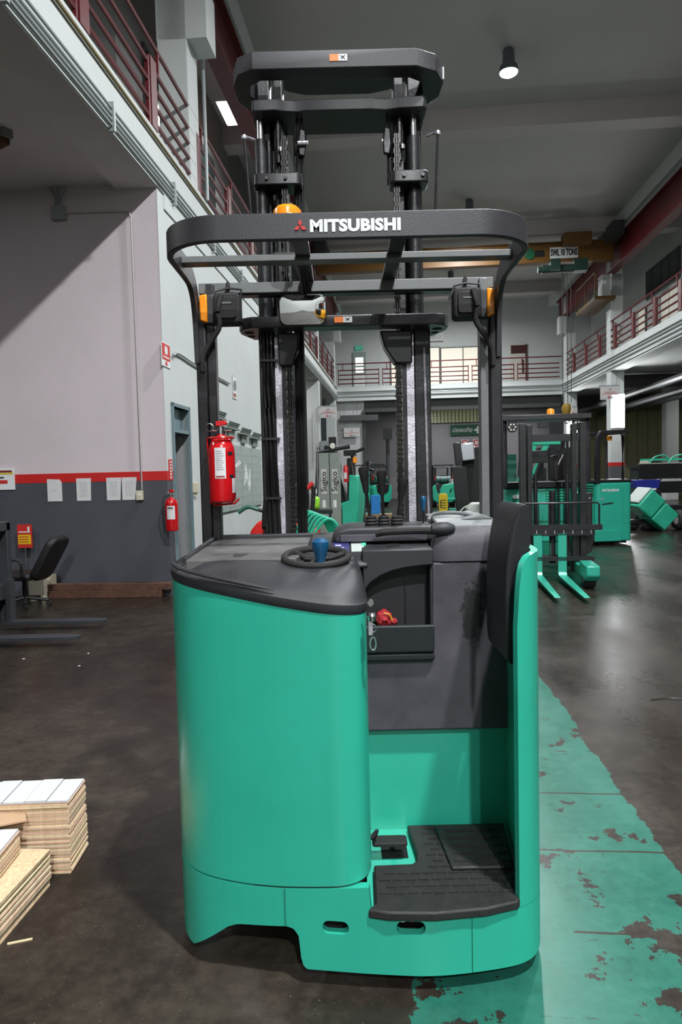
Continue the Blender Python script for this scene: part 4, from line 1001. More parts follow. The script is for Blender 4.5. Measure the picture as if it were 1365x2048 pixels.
# chains
lk = nb()
for s_ in (-1, 0, 1): prism(lk, rrect(-.0034+s_*.0105, .0034+s_*.0105, -.0112, .0112, .0033, 2), 'y', -.007, .007)
tube(lk, [(-.0165, 0, -.0055), (.0165, 0, -.0055)], .0048, 6)
def chain(xt, xb, z0, z1, y_, lab):
    c = tp('lift_chain', tub([(xb, y_+.010, z0), (xt, y_+.010, z1)], .0115, 6), chain_m)
    n_ = int((z1-z0)/.0205); f = None
    for i in range(n_):
        t_ = (i+.5)/n_
        if f is None:
            f = obj('chain_link', lk.copy(), chain_m, c); q = f
        else: q = inst(f)
        q.location = (xb+(xt-xb)*t_, y_, z0+(z1-z0)*t_); q.scale = (1 if i % 2 else .74, 1, 1)
chain(-.212, -.211, 1.34, 2.12, 3.02, 'l'); chain(.266, .266, 1.34, 2.12, 3.02, 'r')
chain(-.210, -.214, 2.30, 3.06, 3.02, 'l'); chain(.276, .266, 2.30, 3.06, 3.02, 'r')
# hoses
for (xt, xb) in ((-.322, -.318), (-.305, -.300), (-.288, -.278)):
    tp('hydraulic_hose', tub(curve([(xt, 3.015, 2.26), (xt, 3.012, 1.9), (xb, 3.012, 1.5), (xb+.01, 3.012, 1.2)], 4), .0085, 8), hose_m)
for (xt, xb) in ((-.179, -.186), (-.155, -.161)):
    tp('hydraulic_hose', tub([(xt, 3.05, 2.25), (xb, 3.05, 1.2)], .0105, 8), hose_m)
tp('hydraulic_hose', tub([(-.166, 3.03, 2.25), (-.172, 3.03, 1.2)], .004, 6), hose_m)
for z_ in (1.50, 1.76, 2.10): tp('hose_tie', bxo(-.335, -.262, 2.998, 3.03, z_, z_+.010), blk)
for (xt, xb) in ((-.335, -.322), (-.328, -.312)): tp('hose_lower', tub(curve([(xt, 3.0, 1.5), (xt-.01, 3.0, 1.38), (xb-.02, 3.0, 1.2)], 4), .006, 8), hose_m)
# gas struts at the mast sides
for (xa, za, xb_, zb_) in ((-.375, 3.04, -.352, 2.66), (.448, 3.04, .430, 2.66)):
    s_ = tp('side_strut', tub([(xa, 2.98, za), (xb_, 2.98, zb_)], .006, 8), blk)
    obj('ball_joint', lat([(0, -.012), (.01, -.008), (.012, 0), (.01, .008), (0, .012)], (xa, 2.98, za), 12), steel_d, s_)
    obj('joint_pin', tub([(xa, 2.98, za+.005), (xa+(.04 if xa < 0 else -.04), 3.03, za+.012)], .006, 8), steel_d, s_)
# beacon, mirror, lights
bc = tp('beacon', lat([(0, 0), (.056, 0), (.058, .02), (.055, .052), (.042, .066), (.0, .07)], (-.182, 2.70, 2.57), 24), orange)
obj('beacon_band', lat([(.0585, .006), (.060, .008), (.0585, .012)], (-.182, 2.70, 2.585), 24), mat('amber_dark', (.6, .10, .0), .3), bc)
obj('beacon_stalk', tub([(-.182, 2.70, 2.42), (-.182, 2.70, 2.57)], .014, 10), blk, bc); obj('beacon_foot', bxo(-.23, -.13, 2.6, 2.74, 2.428, 2.436), blk, bc)
for k_ in range(3): tp('hydraulic_hose', tub(curve([(-.13+.012*k_, 2.9, 2.36), (-.15+.01*k_, 2.75, 2.48), (-.165+.012*k_, 2.95, 2.62), (-.16+.012*k_, 3.04, 2.83)], 5), .004, 6), hose_m)
def mirror():
    bm = nb(); cx_, cz_, y0 = -.139, 2.282, 2.85
    ol = rrect(-.094, .094, -.058, .058, .030, 6); R_ = []
    for k in (1, .8, .6, .4, .2):
        R_.append([bm.verts.new((cx_+a*k, y0 - .004*(1-k*k), cz_+b_*k)) for a, b_ in ol])
    for A, B in zip(R_, R_[1:]):
        for j in range(len(ol)): bm.faces.new((A[j], B[j], B[(j+1) % len(ol)], A[(j+1) % len(ol)]))
    c = bm.verts.new((cx_, y0-.0042, cz_))
    for j in range(len(ol)): bm.faces.new((R_[-1][j], c, R_[-1][(j+1) % len(ol)]))
    return bm
mr_ = tp('rear_mirror', pro([(-.139+a, 2.282+b_) for a, b_ in rrect(-.098, .098, -.062, .062, .033, 6)], 'y', 2.852, 2.872), blk, bev=.004)
obj('mirror_glass', mirror(), mat('mirror_glass', (.80, .82, .82), .03, 1.0), mr_, ang=60)
Mm = Matrix.Translation((-.139, 2.85, 2.282)) @ Matrix.Rotation(math.radians(9.0), 4, 'X') @ Matrix.Translation((.139, -2.85, -2.282))
mr_.data.transform(Mm)
for c_ in mr_.children: c_.data.transform(Mm)
obj('mirror_arm', tub([(-.139, 2.87, 2.34), (-.139, 2.93, 2.38)], .008, 8), blk, mr_)
def worklight(xc, s_):
    zc = 2.303
    o = tp('work_light', pro(rrect(xc-.058, xc+.056, zc-.066, zc+.062, .018), 'y', 2.87, 2.94), rub, bev=.010, seg=3)
    obj('back_rib', pro(rrect(xc-.042, xc+.040, zc-.046, zc+.044, .014), 'y', 2.862, 2.872), rub, o, bev=.004)
    obj('back_mark', bxo(xc-.02, xc+.02, 2.860, 2.862, zc+.015, zc+.021), plas_l, o)
    xx = xc + s_*.070
    obj('lamp_box', bxo(xx-.018, xx+.018, 2.88, 2.95, zc-.064, zc+.060), plas, o, bev=.008)
    xo = xc + s_*.098
    obj('amber_lens', pro([(xo-.016, zc-.060), (xo+.016, zc-.050), (xo+.016, zc+.055), (xo-.016, zc+.060)] if s_ > 0 else [(xo+.016, zc-.060), (xo+.016, zc+.060), (xo-.016, zc+.055), (xo-.016, zc-.050)], 'y', 2.872, 2.945), orange, o, bev=.006)
    obj('bracket', tub([(xc+.055, 2.9, zc+.02), (xc+.058, 2.9, zc+.08), (xc, 2.91, zc+.09), (xc-.05, 2.9, zc+.075), (xc-.072, 2.9, zc+.02)], .005, 6, up=(0, 1, 0)), blk, o)
    obj('bolt', lat([(0, 0), (.009, 0), (.009, .02), (.005, .03), (0, .03)], (xc, 2.92, zc+.09), 8), rub, o)
    px = -.56 if s_ < 0 else .645
    obj('cable', tub(curve([(xc+.02*s_, 2.86, zc+.05), (xc+.035*s_, 2.85, zc-.02), (xc+.03*s_, 2.855, zc-.08), (xc+.07*s_, 2.865, zc-.14), (px-.0, 2.872, zc-.20), (px+.005*s_, 2.875, zc-.26)], 6), .0115, 8), rub, o)
    return o
worklight(-.455, -1); worklight(.545, 1)
# ---------------------------------------------------------------- things carried by the truck
lx, ly, lz = -.488, 2.83, 1.497
t, b, wrap = extinguisher('large red fire extinguisher with white label on the left guard post of the reach truck', (lx, ly, lz), 0, r=.054, h=.272, k=.55)
obj('label_sheet', wrap(-22, 26, .10, .225), paper, b)
lb = obj('label_sheet', wrap(55, 88, .04, .10), paper, b)
for k_ in range(9): obj('label_print', wrap(-16, 18-(k_ % 3)*4, .135+k_*.0092, .1385+k_*.0092, .0014, 5), mat('faint_print', (.35, .35, .37), .8), b)
obj('label_print', wrap(-18, 20, .104, .111, .0014, 5), mat('dull_red', (.3, .06, .05), .6), b)
obj('label_print', wrap(36, 62, .195, .208, .0014, 5), black_t, b); obj('label_print', wrap(42, 66, .102, .115, .0014, 5), black_t, b)
obj('bracket_ring', tub([(.050*math.cos(a*PI/10), .050*math.sin(a*PI/10), .266) for a in range(20)], .005, 6, closed=True), red, t)
obj('bracket_frame', tub([(-.035, .03, .27), (-.066, .05, .27), (-.060, .05, -.004), (-.03, .0, -.010), (.05, -.01, -.004), (.066, .0, .014)], .005, 6), red, t)
t = thing('key_bunch', 'chrome keys and snap hook hanging from the key switch of the reach truck', 'keys', (.083, 2.065, 1.20))
obj('key', pro([(-.010, .008), (.0, .022), (.009, .018), (.010, .004), (.0, -.004)], 'y', -.002, .002), steel, t)
obj('swivel', lat([(0, -.05), (.012, -.046), (.015, -.03), (.011, -.022), (0, -.02)], (.004, -.005, 0), 12), steel, t)
obj('fob', bxo(-.008, .006, -.012, -.006, -.09, -.045), steel_d, t, bev=.002)
obj('snap_hook', tub([(.006+.009*math.cos(a*PI/8), -.012, -.115+.020*math.sin(a*PI/8)) for a in range(16)], .0028, 6, up=(0, 1, 0), closed=True), steel, t)
obj('small_key', tub([(.02, -.01, -.09), (.033, -.01, -.125)], .003, 6), steel, t)
obj('ring', tub([(.004+.013*math.cos(a*PI/8), -.008, -.068+.013*math.sin(a*PI/8)) for a in range(16)], .0014, 5, up=(0, 1, 0), closed=True), steel, t)
t = thing('rag_bundle', 'crumpled red cloth tucked into the truck storage pocket', 'cloth', (.15, 2.535, 1.06))
def blob(c, r, seed):
    bm = nb(); bmesh.ops.create_icosphere(bm, subdivisions=3, radius=r); rnd = random.Random(seed)
    for v in bm.verts:
        n_ = v.co.normalized(); v.co *= 1 + .13*math.sin(n_.x*6+seed)*math.cos(n_.z*7) + .06*math.sin(n_.y*11+n_.z*9)
        v.co += Vector(c)
    return bm
cl = mat('red_cloth', (.32, .012, .018), .8, bump=.4)
obj('bundle', blob((0, 0, 0), .034, 1), cl, t); obj('knot', blob((.038, -.004, -.012), .014, 4), cl, t)
obj('cord', tub(curve([(.0, -.03, .026), (.02, -.032, .02), (.032, -.03, -.004)], 5), .002, 6), yellow, t)
# ================================================================ other trucks
RY4 = Matrix.Rotation(PI/2, 4, 'Y'); RX4 = Matrix.Rotation(PI/2, 4, 'X')
def wheel(parent, c, r, w_, m=rub, name='wheel'):
    o = obj(name, lat([(0, -w_/2), (r*.9, -w_/2), (r, -w_*.35), (r, w_*.35), (r*.9, w_/2), (0, w_/2)], c, 24, RY4), m, parent)
    obj('rim', lat([(0, -w_*.52), (r*.5, -w_*.52), (r*.45, w_*.52), (0, w_*.52)], c, 16, RY4), mat('rim_grey', (.25, .25, .25), .5), o)
    return o
def guard(t, x0, x1, y0, y1, z0, z1, lean=.12, bars=5):
    obj('guard_frame', tub([(x0, y0, z0), (x0, y0+lean, z1-.08), (x0, y0+lean+.06, z1), (x0, y1-lean, z1), (x0, y1, z0)], .035, 8), blk, t)
    obj('guard_frame', tub([(x1, y0, z0), (x1, y0+lean, z1-.08), (x1, y0+lean+.06, z1), (x1, y1-lean, z1), (x1, y1, z0)], .035, 8), blk, t)
    f = obj('guard_bar', bxo(x0, x1, -.025, .025, -.02, .03), blk, t)
    for i in range(bars):
        q = f if i == 0 else inst(f)
        q.location = (0, y0+lean+.08+(y1-lean-.08-(y0+lean+.08))*i/(bars-1), z1)
# --- facing reach truck with the forks
t = thing('reach_truck', 'teal reach truck facing the camera with its two teal forks low over the floor', 'reach truck', (3.05, 9.75, 0), -.144)
for x in (-.455, .385):
    obj('outer_mast_rail', bxo(x, x+.09, .12, .30, .10, 2.28), blk_mast, t, bev=.006)
for x in (-.35, .27):
    obj('inner_mast_rail', bxo(x, x+.07, .10, .26, .12, 2.26), blk_mast, t, bev=.006)
for x in (-.26, .19): obj('lift_cylinder', tub([(x+.03, .2, .2), (x+.03, .2, 1.55)], .03, 10), blk, t)
obj('mast_crossbar', bxo(-.45, .47, .16, .28, 2.02, 2.12), blk, t); obj('mast_crossbar', bxo(-.45, .47, .16, .28, .28, .36), blk, t)
cy_ = obj('centre_cylinder', tub([(0, .16, .25), (0, .16, 1.3)], .045, 12), blk, t); obj('hose', tub([(.09, .12, .3), (.08, .12, 1.35)], .012, 6), hose_m, cy_); obj('rod', tub([(-.03, .10, .34), (-.03, .10, .55)], .018, 8), steel, cy_)
ca = obj('fork_carriage', bxo(-.60, .56, -.02, .06, .66, .74), blk, t, bev=.005)
obj('lower_bar', bxo(-.55, .55, -.02, .06, .30, .36), blk, ca)
for i in range(9): obj('notch', bxo(-.5+i*.125, -.49+i*.125, -.026, -.02, .69, .74), steel_d, ca)
lb_ = obj('load_backrest', tub([(-.64, 0, .80), (-.64, 0, 1.10), (-.61, 0, 1.13), (.60, 0, 1.13), (.62, 0, 1.10), (.62, 0, .80)], .014, 8, up=(0, 1, 0)), blk, t)
obj('bottom_bar', bxo(-.66, .66, -.025, .03, .74, .82), blk, lb_)
for i in range(6): obj('bar', tub([(-.36+i*.145, 0, .80), (-.36+i*.145, 0, 1.13)], .009, 6), blk, lb_)
for x in (-.235, .105):
    fk = obj('fork', pro([(-.02, .70), (-.02, .14), (-.06, .10), (-1.62, .075), (-1.66, .065), (-1.62, .06), (-.02, .06), (.02, .09), (.02, .70)], 'x', x-.055, x+.065), teal, t, bev=.004)
    # taper of the tip
    for v in fk.data.vertices:
        if v.co.y < -1.5: v.co.x = (x+.005) + (v.co.x-(x+.005))*.6
for s_ in (-1, 1):
    lx_ = s_*.50 if s_ < 0 else .36
    lg_ = obj('straddle_leg', bxo(lx_-.07, lx_+.07, -.45, 1.4, .12, .28), teal if s_ > 0 else blk, t, bev=.02)
    obj('leg_cover', pro([(-.82, .33), (-.34, .35), (-.34, .16), (-.56, .14), (-.74, .12), (-.82, .20)], 'x', lx_-.08, lx_+.09), teal, t, bev=.015)
    wheel(t, (lx_, -.56, .15), .15, .14, name='load_wheel')
obj('gusset', pro([(.3, .30), (.55, .40), (.60, .62), (.45, .74), (.3, .74)], 'y', .18, .24), blk, t, bev=.01)
obj('gusset', pro([(-.3, .30), (-.62, .40), (-.60, .62), (-.45, .74), (-.3, .74)], 'y', .18, .24), blk, t, bev=.01)
bd = obj('battery_body', bxo(-.58, .50, 1.15, 1.9, .45, 1.32), teal, t, bev=.03, seg=3)
obj('body_top', bxo(-.60, .60, 1.12, 1.9, 1.32, 1.42), plas, t, bev=.015)
obj('belt_groove', bxo(-.57, .49, 1.135, 1.15, .78, .80), mat('teal_shadow_gap', (.012, .2, .125), .5), bd)
for i in range(5): obj('louvre', bxo(.06, .36, 1.128, 1.15, 1.10+i*.045, 1.12+i*.045), teal_far, bd)
obj('grab_slot', pro(rrect(-.46, -.30, 1.16, 1.22, .028), 'y', 1.13, 1.15), paper, bd)
obj('console_box', bxo(.44, .66, .60, 1.15, .55, 1.25), blk, t, bev=.02)
for x_ in (.5, .6): obj('rivet', bxo(x_, x_+.03, .59, .60, 1.16, 1.18), steel, t)
guard(t, -.62, .60, .60, 1.75, 1.40, 2.42, .05)
obj('guard_front', bxo(-.66, .64, .55, .66, 2.36, 2.44), blk, t, bev=.008)
obj('beacon', lat([(0, 0), (.06, 0), (.055, .09), (.04, .11), (0, .11)], (.10, .9, 2.44), 16), orange, t)
for x_ in (-.52, .42):
    w_ = obj('work_light', lat([(0, 0), (.07, 0), (.08, .03), (.07, .06), (0, .06)], (x_, .55, 2.26), 14, RX4), blk, t)
    for a_ in range(6): obj('lens', lat([(0, 0), (.014, 0), (.014, .006), (0, .006)], (x_+.045*math.cos(a_*PI/3), .488, 2.26+.045*math.sin(a_*PI/3)), 8, RX4), mat('lens_glass', (.7, .7, .6), .2), w_)
obj('mirror', bxo(-.13, .02, .60, .63, 2.24, 2.32), blk, t, bev=.006)
obj('operator_seat', bxo(.22, .30, 1.4, 1.8, 1.42, 1.85), rub, t, bev=.03)
obj('monitor', bxo(-.16, .10, 1.2, 1.24, 1.72, 1.92), blk, t, bev=.006)
# folded teal linkage behind
t = thing('scissor_linkage', 'teal scissor reach linkage standing upright between the masts', 'machine part', (3.85, 12.9, 0), -.1)
for dx_ in (0, .22):
    o_ = obj('arm', bxo(-.05, .05, -.04, .04, 0, 1.1, M=Matrix.Translation((-.55+dx_, 0, 1.15)) @ Matrix.Rotation(.38, 4, 'Y')), teal_far, t, bev=.01)
    obj('pin', tub([(-.55+dx_, -.06, 1.2), (-.55+dx_, .06, 1.2)], .035, 10), steel_d, o_)
obj('top_plate', bxo(-.2, .30, -.06, .06, 2.08, 2.25), teal_far, t, bev=.01); obj('base', bxo(-.8, .2, -.3, .3, 0, 1.15), teal_far, t, bev=.02)
obj('cylinder', tub([(-.3, -.1, 1.15), (-.02, -.1, 1.9)], .04, 10), blk, t)
# --- reach truck side panel, right
t = thing('reach_truck', 'teal reach truck with rounded side cover, black guard and beacon on the right', 'reach truck', (5.64, 14.3, 0), .08)
obj('side_cover', pro(rrect(-.30, .50, 0, .9, .10, 5), 'z', .08, 1.31), teal, t, bev=.03, seg=3)
obj('cover_gap', bxo(.28, .285, -.004, .0, .45, 1.2), mat('teal_shadow_gap', (.012, .2, .125), .5), t); obj('cover_gap', bxo(.28, .44, -.004, 0, .45, .455), mat('teal_shadow_gap', (.012, .2, .125), .5), t)
obj('lower_step', bxo(-.34, .24, -.035, .0, .08, .32), teal, t, bev=.012)
obj('black_cowl', bxo(-.95, .50, .02, .9, 1.31, 1.38), blk, t, bev=.03)
bb = obj('battery_box', bxo(-.98, -.31, .06, .9, .12, 1.31), teal_far, t, bev=.02)
for i in range(5): obj('louvre', bxo(-.55, -.33, .045, .06, 1.04+i*.05, 1.06+i*.05), blk, bb)
text('lettering', 'MITSUBISHI', .072, (.02, -.006, 1.15), RX, white, t, off=.002)
text('lettering', '15', .09, (-.16, -.006, .97), RX, mat('grey_print', (.3, .45, .4), .6), t, off=.002)
obj('swoosh', pro([(-.18, .87), (.0, .895), (.10, .90), (.04, .87), (-.14, .85)], 'y', -.008, -.002), black_t, t)
guard(t, -.55, .34, .1, .85, 1.30, 2.36, .0)
obj('guard_pillar', pro([(-.30, 1.3), (-.20, 1.3), (-.20, 2.18), (-.12, 2.30), (.42, 2.34), (.42, 2.42), (-.20, 2.40), (-.30, 2.24)], 'y', -.02, .08), blk, t, bev=.01)
obj('guard_pillar', pro([(-.98, 1.3), (-.90, 1.3), (-.82, 2.2), (-.55, 2.3), (-.2, 2.32), (-.2, 2.4), (-.60, 2.38), (-.94, 2.2)], 'y', .3, .4), blk, t, bev=.01)
obj('beacon', lat([(0, -.1), (.055, -.1), (.06, -.02), (.05, 0), (0, 0)], (.14, .3, 2.30), 14), orange, t)
obj('seat', bxo(-.75, -.4, .3, .75, 1.36, 1.5), rub, t, bev=.04); obj('seat_back', bxo(-.80, -.72, .3, .75, 1.45, 1.95), rub, t, bev=.04)
obj('wheel_guard', bxo(-.3, .42, .1, .8, .03, .12), blk, t); wheel(t, (.2, .3, .12), .12, .1); wheel(t, (-.6, .4, .15), .15, .1)
t = thing('mast_assembly', 'dark mast and hoses standing behind the facing truck', 'mast', (4.35, 13.75, 0), 0)
for x_ in (-.35, -.12, .2): obj('rail', bxo(x_, x_+.10, 0, .15, 0, 2.05), blk_mast, t)
obj('cross', bxo(-.35, .3, .02, .12, 1.9, 2.0), blk_mast, t); obj('hose', tub(curve([(-.3, -.05, 1.0), (-.1, -.1, 1.5), (.12, -.05, 1.9)], 5), .02, 6), hose_m, t)
# --- tilted teal truck part on the right
t = thing('tilted_truck', 'teal battery truck leaning over beside the right truck with black wheels', 'truck', (7.95, 17.3, 0), 0)
Mt = Matrix.Translation((-.10, 0, .62)) @ Matrix.Rotation(math.radians(42), 4, 'Y')
obj('body', bxo(-.36, .12, -.3, .5, -.28, .30, M=Mt), teal_far, t, bev=.05, seg=3)
obj('body_lower', bxo(.13, .58, -.3, .5, -.24, .30, M=Mt @ Matrix.Translation((-.0, 0, -.04))), teal_far, t, bev=.03)
obj('grey_cap', bxo(-.42, -.36, -.28, .48, -.2, .30, M=Mt), mat('cap_grey', (.4, .45, .42), .5), t, bev=.03)
wheel(t, (.72, .1, .26), .26, .22); wheel(t, (.05, .3, .14), .14, .5); wheel(t, (-.42, .4, .14), .14, .3)
obj('frame', bxo(-.6, .6, .2, .4, .18, .28), blk, t)
# --- black racks on the right
t = thing('steel_rack', 'long black steel rack with grey clips and teal frames on top', 'rack', W(7.25, 20.8, 0), -WY)
for i, (z0, z1) in enumerate(((1.28, 1.72), (.86, 1.20), (.2, .5))):
    obj('side_board', bxo(-.2, 3.6, -.04, .04, z0, z1), mat('rack_black', (.010, .010, .011), .35), t, bev=.01)
obj('edge_strip', bxo(-.2, 3.6, -.05, -.03, 1.72, 1.745), mat('edge_white', (.4, .4, .38), .5), t)
obj('edge_strip', bxo(-.2, 3.6, -.05, -.03, 1.20, 1.225), mat('edge_white', (.4, .4, .38), .5), t)
c_ = obj('clip', bxo(-.05, .05, -.07, -.04, -.035, .035), mat('clip_grey', (.45, .45, .42), .5), t); c_.location = (-.15, 0, 1.24)
for x_ in (.35, .95, 1.55, 2.2): q = inst(c_); q.location = (x_, 0, 1.24)
for x_ in (-.15, 1.6, 3.4): obj('leg', bxo(x_, x_+.08, .0, .9, 0, 1.7), blk, t)
obj('shelf', bxo(-.2, 3.6, 0, 1.0, 1.62, 1.66), blk, t)
t = thing('frame_stack', 'teal tubular frames piled on top of the black rack', 'frames', W(7.9, 21.3, 1.662), -WY)
for i in range(4): obj('frame_tube', tub(curve([(-.4+i*.55, 0, 0), (-.2+i*.55, 0, .26), (.15+i*.55, .1, .30), (.3+i*.55, .1, .02)], 4), .025, 6), teal_far, t)
obj('frame_bar', bxo(-.5, 2.4, .3, .36, .16, .22), teal_far, t); obj('block', bxo(-.6, -.4, -.1, .1, 0, .16), cream, t); obj('block', bxo(1.0, 1.25, -.1, .1, 0, .22), paper, t)
t = thing('storage_bin', 'dark blue plastic bin in front of the black rack', 'bin', W(6.75, 19.4, .0), -WY)
obj('stand', bxo(-.3, .35, -.2, .2, 0, 1.0), blk, t)
obj('bin', pro([(-.30, 1.05), (.30, 1.05), (.34, 1.28), (-.34, 1.28)], 'y', -.22, .22), mat('bin_blue', (.01, .02, .22), .4), t, bev=.01); obj('plate', bxo(-.2, .22, -.24, .2, 1.0, 1.05), white, t)
for i, (x_, z_) in enumerate(((.2, .85), (.7, .72), (1.4, .8))):
    pass
t = thing('parts_heap', 'dark machine parts lying low under the black rack', 'parts', W(7.9, 18.9, 0), -WY)
obj('beam', bxo(-.6, 2.6, -.2, .1, .0, .12), blk, t, bev=.01); obj('beam', bxo(-.4, 2.4, .1, .4, .30, .40), steel_d if 0 else blk, t); obj('rod', tub([(-.3, -.1, .42), (1.5, 0, .46)], .03, 6), mat('edge_white', (.4, .4, .38), .5), t)
obj('drum', lat([(0, 0), (.18, 0), (.18, .3), (0, .3)], (.3, .1, .12), 14), teal_far, t); obj('clamp', bxo(.7, .9, -.1, .1, .12, .35), mat('rust', (.08, .035, .015), .9), t)
# ---------------------------------------------------------------- generic counterbalance truck seen from behind
def lift_truck(label, loc, rz, sc=1.0, tank=True, teal_far=teal_far):
    t = thing('counterbalance_truck', label, 'forklift', loc, rz); t.scale = (sc, sc, sc)
    cwt = [(-.55, .35), (-.58, .95), (-.50, 1.08), (-.36, 1.10), (-.30, .80), (.30, .80), (.36, 1.10), (.50, 1.08), (.58, .95), (.55, .35), (.36, .22), (-.36, .22)]
    obj('counterweight', pro(cwt, 'y', 0, .45), teal_far, t, bev=.04, seg=2)
    obj('radiator_cover', pro([(-.42, 1.12), (-.34, .74), (-.25, .66), (.25, .66), (.34, .74), (.42, 1.12)], 'y', -.02, .4), blk, t, bev=.03)
    obj('body', bxo(-.5, .5, .45, 1.7, .3, .95), teal_far, t, bev=.03)
    obj('seat', bxo(-.22, .22, .7, 1.15, .95, 1.12), rub, t, bev=.03); obj('seat_back', bxo(-.22, .22, .62, .74, 1.05, 1.55), rub, t, bev=.04)
    if tank:
        obj('gas_tank', tub([(-.38, .18, 1.35), (.34, .18, 1.35)], .17, 16), mat('tank_green', (.04, .14, .12), .4), t, bev=.02)
        for x_ in (-.2, .15): obj('tank_strap', tub([(x_, .18, 1.35), (x_+.04, .18, 1.35)], .178, 16), blk, t)
    guard(t, -.48, .48, .25, 1.6, .95, 2.05, .05)
    obj('tail_bar', tub([(-.5, .25, 1.95), (.5, .25, 1.95)], .03, 8), blk, t)
    for x_ in (-.42, .42): obj('tail_light', bxo(x_-.03, x_+.03, .2, .24, 1.3, 1.55), mat('tail_red', (.4, .03, .02), .3), t)
    for x_ in (-.45, .45): wheel(t, (x_, .45, .25), .25, .18); wheel(t, (x_, 1.6, .3), .3, .2)
    for x_ in (-.35, .27): obj('mast_rail', bxo(x_, x_+.08, 2.0, 2.12, .1, 2.0), blk_mast, t)
    return t
lift_truck('small teal counterbalance truck with a gas tank, parked far behind the mast', W(2.12, 32, 0), -WY, .95)
lift_truck('teal truck with a dark roof parked far off behind the gear levers', W(-.75, 33.0, 0), -WY+.7, 1.0)
lift_truck('teal truck parked farthest back between the mast and the right post', W(3.5, 33.5, 0), -WY-1.3, 1.0, tank=False)
lift_truck('yellow counterbalance truck parked in the hall behind the camera, seen in the mirror', Vector((1.25, -12.0, 0)), PI+.5, 1.0, False, mat('yellow_truck_paint', (.75, .33, .01), .4))
lift_truck('teal truck row far right behind the facing reach truck', W(6.9, 29.5, 0), -WY+1.5, 1.1)
lift_truck('teal truck standing far left behind the columns', W(-5.2, 21, 0), -WY-.9, 1.0, tank=False)
# --- stack of truck parts left of centre
t = thing('stacker_truck', 'grey-green stacker mast with black lettering behind the left hoses', 'stacker', W(-1.12, 10.95, 0), -WY)
for x0 in (-.155, .022): obj('mast_rail', bxo(x0, x0+.165, 0, .12, .05, 1.94), greygreen, t, bev=.008)
obj('mast_gap', bxo(.012, .02, .02, .1, .05, 1.92), blk, t)
for x_, s_ in ((-.075, 'Sugico'), (.10, 'Sugico')):
    obj('label_plate', bxo(x_-.045, x_+.045, -.003, 0, 1.30, 1.70), mat('label_grey', (.42, .43, .40), .6), t)
    text('lettering', s_, .125, (x_, -.006, 1.50), RX @ Matrix.Rotation(PI/2, 3, 'Z'), black_t, t, off=.0015)
    obj('small_label', bxo(x_-.03, x_+.02, -.003, 0, 1.08, 1.20), paper, t)
obj('head_plate', bxo(-.155, .19, .0, .14, 1.94, 1.96), greygreen, t)
obj('carriage', pro([(.02, .55), (.40, .85), (.40, .72), (.30, .62), (.30, .1), (.22, .1), (.22, .6), (.12, .5), (.12, .1), (.02, .1)], 'y', -.14, -.04), greygreen, t, bev=.01)
for x_ in (-.35, .35): obj('leg', bxo(x_-.05, x_+.05, -.9, .1, .04, .12), greygreen, t, bev=.01)
obj('base', bxo(-.4, .4, .05, .5, .05, .4), greygreen, t, bev=.02)
t = thing('counterbalance_truck', 'teal counterbalance truck with folded black seat cover behind the grey-green stacker', 'forklift', W(-1.24, 14.4, 0), -WY-.12)
obj('chassis', bxo(-.55, .25, 0, 1.4, .25, .95), teal_far, t, bev=.03)
obj('front_panel', pro([(.05, .25), (.34, .35), (.42, .95), (.42, 1.58), (.22, 1.60), (.20, 1.05), (.05, 1.02)], 'y', -.08, .7), teal_far, t, bev=.03)
obj('lamp_opening', bxo(-.18, .10, -.01, .0, .50, .90), blk, t); obj('lamp', lat([(0, 0), (.06, 0), (.06, .05), (0, .05)], (-.08, -.01, .75), 12, RX4), steel, t)
obj('seat_cover', pro([(-.35, 1.0), (.10, 1.0), (.05, 1.35), (-.05, 1.8), (-.15, 2.2), (-.35, 2.25), (-.40, 1.6)], 'y', .1, .5), mat('black_sheet', (.01, .01, .011), .25), t, bev=.03)
obj('guard_frame', tub([(-.52, .0, .95), (-.48, .1, 2.1), (.2, .2, 2.2)], .045, 8), blk, t); obj('guard_frame', tub([(.32, .0, 1.5), (.26, .1, 2.05), (.55, .1, 2.16)], .04, 8), blk, t)
obj('column', bxo(.15, .32, .05, .2, 1.0, 1.95), blk, t, bev=.02); obj('control_box', bxo(.1, .36, .0, .15, 2.0, 2.12), blk, t)
obj('beacon', lat([(0, 0), (.05, 0), (.045, .12), (0, .13)], (.33, .05, 1.85), 12), orange, t); obj('work_lamp', lat([(0, 0), (.05, 0), (.06, .06), (0, .06)], (-.12, .0, 2.22), 12, RX4), mat('lens_glass', (.7, .7, .6), .2), t)
ex_ = obj('extinguisher', lat([(0, 0), (.05, 0), (.05, .30), (.02, .36), (0, .36)], (.17, -.15, 1.45), 12), red, t); obj('extinguisher_label', bxo(.14, .20, -.205, -.20, 1.52, 1.65), paper, ex_)
wheel(t, (.3, .3, .26), .26, .2); wheel(t, (-.45, .3, .26), .26, .2)
